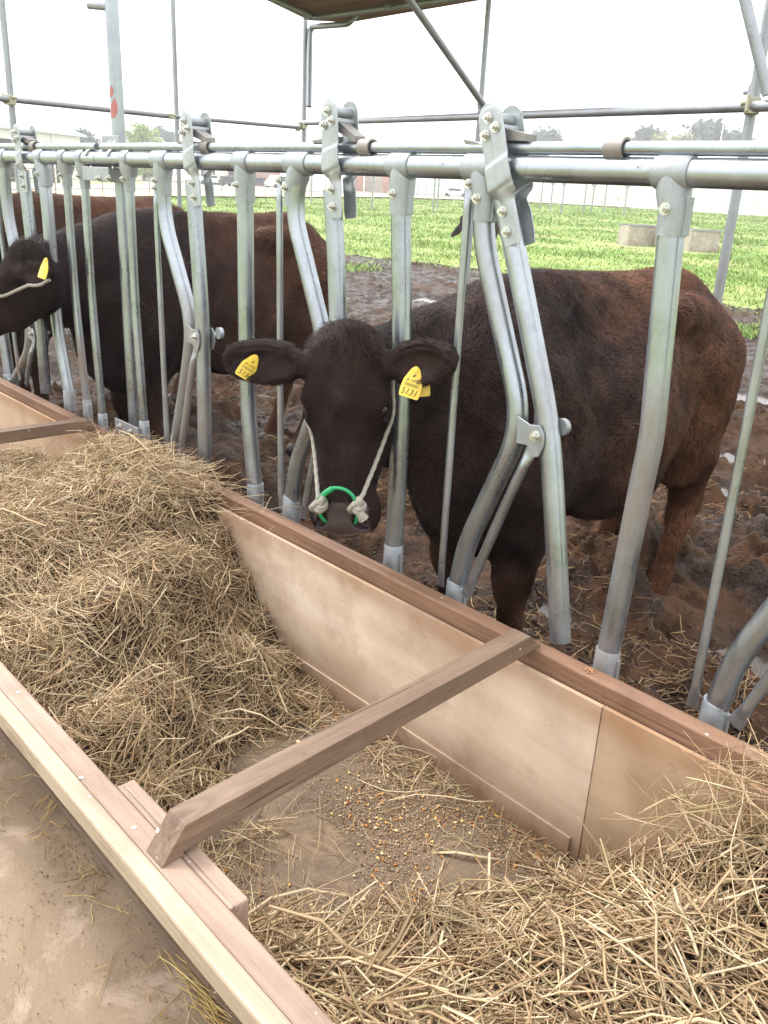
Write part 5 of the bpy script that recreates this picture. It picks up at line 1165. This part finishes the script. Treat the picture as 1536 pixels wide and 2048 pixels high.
def heap(name, hf, x0, x1, n, label, lo, seed):
    rs = np.random.default_rng(seed)
    f = lambda x, y: TF + hf(x, y) - .04 + .05 * (fbm(x * 6, y * 6, 3, seed) - .45) * np.clip(hf(x, y) / .15, 0, 1)
    xs = np.arange(x0, x1, .02); ys = np.linspace(.50, 1.462, 48); X, Y = np.meshgrid(xs, ys, indexing='ij'); Z = f(X, Y) - .022
    Z = np.where(hf(X, Y) < .045, TF - .03, Z)
    Yp = np.clip(Y, near_y(Z - TF) , None); V = np.stack([X, Yp, Z], -1).reshape(-1, 3); nn, mm = X.shape; i = np.arange(nn - 1)[:, None] * mm + np.arange(mm - 1)[None]
    t = empty(name, ((x0 + x1) / 2, 1, TF), label, 'hay heap'); t['kind'] = 'stuff'
    np_mesh('hay_core', V, np.stack([i, i + mm, i + mm + 1, i + 1], -1).reshape(-1, 4), M['hay_mass'], t, smooth=True)['kind'] = 'stuff'
    # density falls with distance so that the stems near the lens are not starved
    u = rs.random(n * 3); x = x0 + (x1 - x0) * u; wgt = 1 / (1 + ((x + 1.2) / 2.4) ** 2 * (x < -1.2)) ; y = rs.uniform(.52, 1.455, n * 3); h = hf(x, y)
    keep = (rs.random(n * 3) < wgt * np.clip((h - .012) / .10, .04, 1)) & (h > .012); x, y, h = x[keep][:n], y[keep][:n], h[keep][:n]; m = len(x)
    y = np.maximum(y, near_y(h) + .012)
    e = .02; gx = (f(x + e, y) - f(x - e, y)) / (2 * e); gy = (f(x, y + e) - f(x, y - e)) / (2 * e); nrm = np.stack([-gx, -gy, np.ones(m)], 1); nrm /= np.linalg.norm(nrm, axis=1)[:, None]
    a = rs.normal(size=m) * .95 + 2.6 * noise3(np.stack([x, y, x * 0], 1), 3.2, seed); D = np.stack([np.cos(a), np.sin(a) * .8, np.zeros(m)], 1); D -= nrm * (D * nrm).sum(1)[:, None]; D /= np.linalg.norm(D, axis=1)[:, None]
    D = D + nrm * (rs.normal(size=m) * .28)[:, None]; L = np.clip(rs.lognormal(math.log(.095), .50, m), .03, .27) * (lo); W = rs.uniform(.0008, .0026, m) * (lo ** 1.4) * (1 + (rs.random(m) < .12) * .8)
    P = np.stack([x, y, f(x, y) + rs.normal(size=m) * .011 - .006], 1)
    ext = np.abs(D[:, 1] / np.linalg.norm(D, axis=1)) * L * .5                     # keep stems inside the walls
    over = (P[:, 2] < .50); P[:, 1] = np.where(over, np.clip(P[:, 1], np.minimum(near_y(P[:, 2] - TF) + .01 + ext * .8, 1.0), 1.462 - ext * .9), P[:, 1])
    V, F, C = strands(P, D, L, W, straw_cols(m, rs), nrm, .065, 4, rs)
    # lift whatever would poke through the boards
    np_mesh('hay_stems', V, F, M['hay'], t, color=C)['kind'] = 'stuff'
    return t, f
hf1, hf2 = hsurf(H1P), hsurf(H2P)
hp1, f1 = heap('hay_heap', hf1, -6.45, -1.12, 30000, 'big tangled heap of dry brown hay filling the trough on the left, up to the rail', 1.0, 5)
hp2, f2 = heap('hay_heap', hf2, -1.12, .85, 17000, 'heap of pale dry hay at the bottom right, in front of the cross bar', 1.28, 9)
def loose(name, n, samp, L0, W0, label, cat, bend=.12, pal=None, seed=1, parent=None, lift=.3):
    rs = np.random.default_rng(seed); P = samp(rs, n); m = len(P); a = rs.uniform(0, 2 * math.pi, m); D = np.stack([np.cos(a), np.sin(a), rs.normal(size=m) * lift * .3], 1)
    L = np.clip(rs.lognormal(math.log(L0), .5, m), L0 * .3, L0 * 3); W = rs.uniform(.6, 1.5, m) * W0
    c = straw_cols(m, rs) if pal is None else straw_cols(m, rs, pal); V, F, C = strands(P, D, L, W, c, None, bend, 4, rs)
    o = np_mesh(name, V, F, M['hay'], parent, color=C)
    if parent is None: tag(o, label, cat, None, 'stuff')
    else: o['kind'] = 'stuff'
    return o
# stems thrown over the rail and up against the plywood
def s_ridge(rs, n): x = rs.normal(-2.72, .24, n); return np.stack([x, rs.uniform(1.36, 1.52, n), .53 + .035 * rs.random(n) - .5 * np.clip(np.abs(x + 2.72) - .3, 0, 1) * .2], 1)
loose('loose_hay', 700, s_ridge, .12, .0013, 'wispy hay spilling over the far rail at the top of the left heap', 'hay', seed=3)
def s_side(rs, n): x = rs.uniform(-.62, -.30, n); y = rs.uniform(1.30, 1.44, n); return np.stack([x, y, .10 + hf2(x, y) + .05 * rs.random(n)], 1)
loose('loose_hay', 130, s_side, .16, .0016, 'long pale stems sticking up against the plywood at the right edge', 'hay', seed=4, lift=2)
def s_floor(rs, n):
    x = rs.uniform(-1.7, -.75, n); y = rs.uniform(.75, 1.44, n); return np.stack([x, y, np.full(n, TF + .004) + .006 * rs.random(n)], 1)
loose('loose_hay', 330, s_floor, .07, .0010, 'scattered hay stems on the bare trough floor under the cross bar', 'hay', seed=5, lift=.1)
def s_edge(rs, n):
    t = rs.random(n); x = -2.0 + 1.25 * t; return np.stack([x, 1.45 - np.abs(rs.normal(size=n)) * .05, TF + .008 + .012 * rs.random(n)], 1)
loose('loose_hay', 260, s_edge, .09, .0011, 'line of hay stems along the foot of the plywood wall', 'hay', seed=6, lift=.1)
def s_aisle(rs, n):
    x = rs.uniform(-3.6, -.3, n); c = rs.random(n) < .75; y = np.where(c, .62 - np.abs(rs.normal(size=n)) * .05, rs.uniform(.2, .6, n)); return np.stack([x, y, np.full(n, .020)], 1)
loose('loose_straw', 420, s_aisle, .05, .0010, 'bits of straw on the concrete aisle beside the trough', 'straw', seed=7, lift=.05, pal=((206, 176, 112), (190, 158, 96), (222, 200, 140), (150, 118, 82), (196, 180, 110), (128, 98, 70)))
def clump(c, ang, n, L0, W0, sd): 
    def f_(rs, m): return np.stack([c[0] + rs.normal(size=m) * .05 * math.cos(ang) + rs.normal(size=m) * .008, c[1] + rs.normal(size=m) * .05 * math.sin(ang) + rs.normal(size=m) * .006, .022 + .008 * rs.random(m)], 1)
    rs = np.random.default_rng(sd); P = f_(rs, n); a = ang + rs.normal(size=n) * .16; D = np.stack([np.cos(a), np.sin(a), rs.normal(size=n) * .02], 1)
    V, F, C = strands(P, D, rs.uniform(.5, 1.4, n) * L0, rs.uniform(.6, 1.6, n) * W0, straw_cols(n, rs, ((214, 186, 110), (196, 168, 92), (226, 206, 140), (180, 150, 90), (190, 180, 100), (150, 120, 70))), None, .08, 4, rs); return V, F, C
q0, q1 = PZ(385, 1985, .02), PZ(455, 2045, .02); V, F, C = clump((q0 + q1) / 2, math.atan2(q1[1] - q0[1], q1[0] - q0[0]), 36, .11, .0017, 8)
tag(np_mesh('straw_wisp', V, F, M['hay'], color=C), 'yellow wisp of flattened straw on the aisle at the bottom edge', 'straw', None, 'stuff')
q0 = PZ(150, 1600, .02); V, F, C = clump(q0, 2.2, 60, .08, .0012, 12); tag(np_mesh('straw_wisp', V, F, M['hay'], color=C), 'small messy clump of straw against the outer board on the left', 'straw', None, 'stuff')
# grain and meal on the trough floor
def blobs(name, n, samp, r0, r1, cols, label, cat, seed, flat=.45, mat='grain'):
    rs = np.random.default_rng(seed); P = samp(rs, n); m = len(P); s_ = rs.uniform(r0, r1, m); ico = np.array([(1, 0, 0), (-1, 0, 0), (0, 1, 0), (0, -1, 0), (0, 0, 1), (0, 0, -1), (.7, .7, .0), (-.7, .7, 0), (-.7, -.7, 0), (.7, -.7, 0)], float)
    Fo = np.array([(4, 0, 6), (4, 6, 2), (4, 2, 7), (4, 7, 1), (4, 1, 8), (4, 8, 3), (4, 3, 9), (4, 9, 0), (5, 6, 0), (5, 2, 6), (5, 7, 2), (5, 1, 7), (5, 8, 1), (5, 3, 8), (5, 9, 3), (5, 0, 9)])
    a = rs.uniform(0, 6.28, m); ca, sa = np.cos(a), np.sin(a); E = ico[None] * s_[:, None, None] * np.stack([rs.uniform(.8, 1.3, m), rs.uniform(.6, .9, m), np.full(m, flat)], 1)[:, None]
    V = np.stack([E[..., 0] * ca[:, None] - E[..., 1] * sa[:, None], E[..., 0] * sa[:, None] + E[..., 1] * ca[:, None], E[..., 2] + E[..., 0] * rs.normal(size=(m, 1)) * .2], -1) + P[:, None]
    F = (np.arange(m)[:, None, None] * 10 + Fo[None]).reshape(-1, 3); c = np.array([lin(*q)[:3] for q in cols])[rs.integers(0, len(cols), m)] * rs.uniform(.8, 1.15, (m, 1))
    C = np.concatenate([np.repeat(np.clip(c, 0, 1), 10, 0), np.ones((m * 10, 1))], 1)
    return tag(np_mesh(name, V.reshape(-1, 3), F, M[mat], color=C, smooth=True), label, cat, None, 'stuff')
def s_meal(rs, n):
    x = rs.uniform(-1.75, -.72, n * 4); y = rs.uniform(.72, 1.46, n * 4); dn_ = fbm(x * 4 + 3, y * 4, 3, 8); k_ = rs.random(n * 4) < sst(.28, .66, dn_) * np.clip(.25 + 1.2 * (y - .75), 0.1, 1); return np.stack([x[k_], y[k_], np.full(k_.sum(), TF + .001)], 1)[:n]
blobs('meal_crumbs', 15000, s_meal, .0010, .0026, ((190, 164, 126), (160, 130, 96), (206, 184, 146), (120, 88, 62)), 'fine crumbs of feed meal spread over the trough floor', 'feed', 21)
blobs('maize_flakes', 460, s_meal, .0032, .0058, ((226, 166, 82), (214, 150, 70), (232, 196, 128), (200, 128, 60), (236, 214, 168)), 'yellow-orange maize flakes scattered over the trough floor', 'feed', 22, .3)
blobs('feed_pellets', 160, s_meal, .003, .005, ((140, 96, 66), (112, 76, 54), (160, 116, 84)), 'small brown feed pellets among the maize flakes', 'feed', 23, .7)
def s_rail(rs, n): q = PZ(1183, 1340, RZ); return np.stack([q[0] + rs.normal(size=n) * .006, 1.508 + rs.normal(size=n) * .005, RZ + .002 + .003 * rs.random(n)], 1)
blobs('crumb_pile', 26, s_rail, .0015, .003, ((206, 160, 110), (180, 130, 86)), 'tiny pile of crumbs on top of the far rail right of the cross bar', 'feed', 24)
q = PZ(597, 1484, .574); tag(blobs('maize_kernel', 1, lambda rs, n: np.array([[q[0], q[1], .575]]), .006, .0061, ((222, 178, 140),), 'single kernel lying on top of the cross bar', 'kernel', 25, .6), kind='thing'); 
bpy.data.objects['maize_kernel'].pop('kind') if 'kind' in bpy.data.objects['maize_kernel'] else None
# straw trodden into the mud, and clods
def s_mud(rs, n):
    u = rs.uniform(-200, 1700, n * 3); r = np.exp(rs.uniform(math.log(2.4), math.log(15), n * 3)); q = np.stack([RW[0, 0] * (u - CX) / FPX + RW[0, 2], RW[1, 0] * (u - CX) / FPX + RW[1, 2]], 1); q /= np.linalg.norm(q, axis=1)[:, None]; x, y = q[:, 0] * r, q[:, 1] * r
    k_ = (y > 1.65) & (y < 14) & (rs.random(n * 3) < sst(.35, .6, fbm(x * .9, y * .9, 3, 61))); x, y = x[k_][:n], y[k_][:n]; return np.stack([x, y, mud_h(x, y) + .006], 1)
loose('trodden_straw', 4200, s_mud, .09, .0018, 'bits of straw and hay trodden into the mud of the pen', 'straw', seed=31, lift=.15, pal=((176, 142, 96), (150, 118, 82), (196, 166, 120), (120, 92, 68), (160, 128, 84), (110, 84, 62)))
blobs('mud_clods', 3800, s_mud, .003, .014, ((70, 52, 40), (60, 43, 33), (88, 66, 50)), 'clods and crumbs of mud lying about the pen', 'mud', 32, .6)
def s_dirt(rs, n):
    x = rs.uniform(-3.6, -.3, n * 2); y = np.where(rs.random(n * 2) < .6, .64 - np.abs(rs.normal(size=n * 2)) * .06, rs.uniform(.2, .64, n * 2)); k_ = rs.random(n * 2) < sst(.35, .6, fbm(x * 5, y * 5, 3, 44)) + .1; return np.stack([x[k_], y[k_], np.full(k_.sum(), .0165)], 1)[:n]
blobs('aisle_grit', 5200, s_dirt, .0008, .0024, ((110, 88, 64), (140, 112, 78), (84, 62, 44), (170, 146, 110)), 'fine grit and chaff along the trough on the concrete aisle', 'dirt', 26)
# grass blades of the pasture
def grass(n, seed):
    rs = np.random.default_rng(seed); u = rs.uniform(-350, 1950, n); r = np.exp(rs.uniform(math.log(11.5), math.log(112), n)); dx = RW[0, 0] * (u - CX) / FPX + RW[0, 2] ; dy = RW[1, 0] * (u - CX) / FPX + RW[1, 2]; q = np.hypot(dx, dy); x, y = dx / q * r, dy / q * r
    er = np.interp(u, [e[0] for e in ECOL], [e[1] for e in ECOL]); pn = fbm(x * .45 + 9, y * .45, 4, 71); edge = 13.3 + 4.0 * (fbm(x * .35, y * .35, 3, 5) - .5) + 1.2 * sst(-8, -4, x) * 0
    bare = np.exp(-(((x - tk1[0]) / 2.2) ** 2 + ((y - tk1[1] + .8) / 1.0) ** 2)) + np.exp(-(((x - tk2[0]) / 2.2) ** 2 + ((y - tk2[1] + .8) / 1.0) ** 2))
    k_ = (r < er) & ((y > edge) | ((y > 9.5) & (pn > .58))) & (rs.random(n) < .35 + .9 * sst(.36, .56, pn)) & (rs.random(n) > bare * 1.1); x, y, r, pn = x[k_], y[k_], r[k_], pn[k_]; m = len(x)
    h = (.025 + .045 * rs.random(m) ** 1.5 + .09 * sst(.54, .68, pn) * rs.random(m)) * (1 + .012 * r); w = .0045 * r / 12 * rs.uniform(.6, 1.5, m) + .002; z = ground_z(r) - .07 + .0 * x; z = np.where(y < 16.3, np.maximum(z, mud_h(x, y) - .05), z)
    a = rs.uniform(0, 2 * math.pi, m); ln = rs.uniform(.3, 1.5, m) * h; P = np.stack([x, y, z], 1); S_ = np.stack([np.cos(a), np.sin(a), 0 * a], 1) * w[:, None]; b = rs.uniform(0, 2 * math.pi, m)
    Tp = P + np.stack([np.cos(b) * ln, np.sin(b) * ln, h], 1); S_ = np.where((np.cross(S_, Tp - P)[:, 2] < 0)[:, None], -S_, S_); V = np.stack([P - S_, P + S_, Tp], 1).reshape(-1, 3); F = np.arange(m * 3).reshape(-1, 3)
    t = rs.uniform(.65, 1.25, (m, 1)) * (.85 + .6 * (fbm(x * .8, y * .8, 3, 99) - .4))[:, None] * np.array([1, 1, 1]) ; dry = rs.random(m) < .10 + .25 * sst(.5, .38, pn); t[dry] = t[dry] * [1.5, 1.05, 1.1]
    C = np.concatenate([np.repeat(np.clip(t, 0, 2), 3, 0), np.ones((m * 3, 1))], 1); up = np.tile([0., 0, 1.], (m * 3, 1)) + rs.normal(size=(m * 3, 3)) * .25; up /= np.linalg.norm(up, axis=1)[:, None]
    return tag(np_mesh('grass', V, F, M['grass'], color=C, normals=up), 'short bright green grass of the pasture beyond the mud', 'grass', None, 'stuff')
grass(600000, 77)
# ------------------------------------------------------------------ pale volume added to imitate glare fading the distance
hz = MB(); hz.box((0, 0, 21.5), (1100, 1100, 46)); k = Mat('glare_haze_volume'); k.t.nodes.remove(k.b); pv = k.n('ShaderNodeVolumePrincipled'); pv.inputs['Color'].default_value = (.97, .98, 1, 1)
pv.inputs['Density'].default_value = .0016; pv.inputs['Anisotropy'].default_value = .3; k.l(pv.outputs[0], [n for n in k.t.nodes if n.type == 'OUTPUT_MATERIAL'][0].inputs['Volume'])
tag(hz.build('haze', k.m), 'pale damp air over the pasture', 'haze', None, 'stuff')
print('objects', len(bpy.data.objects))
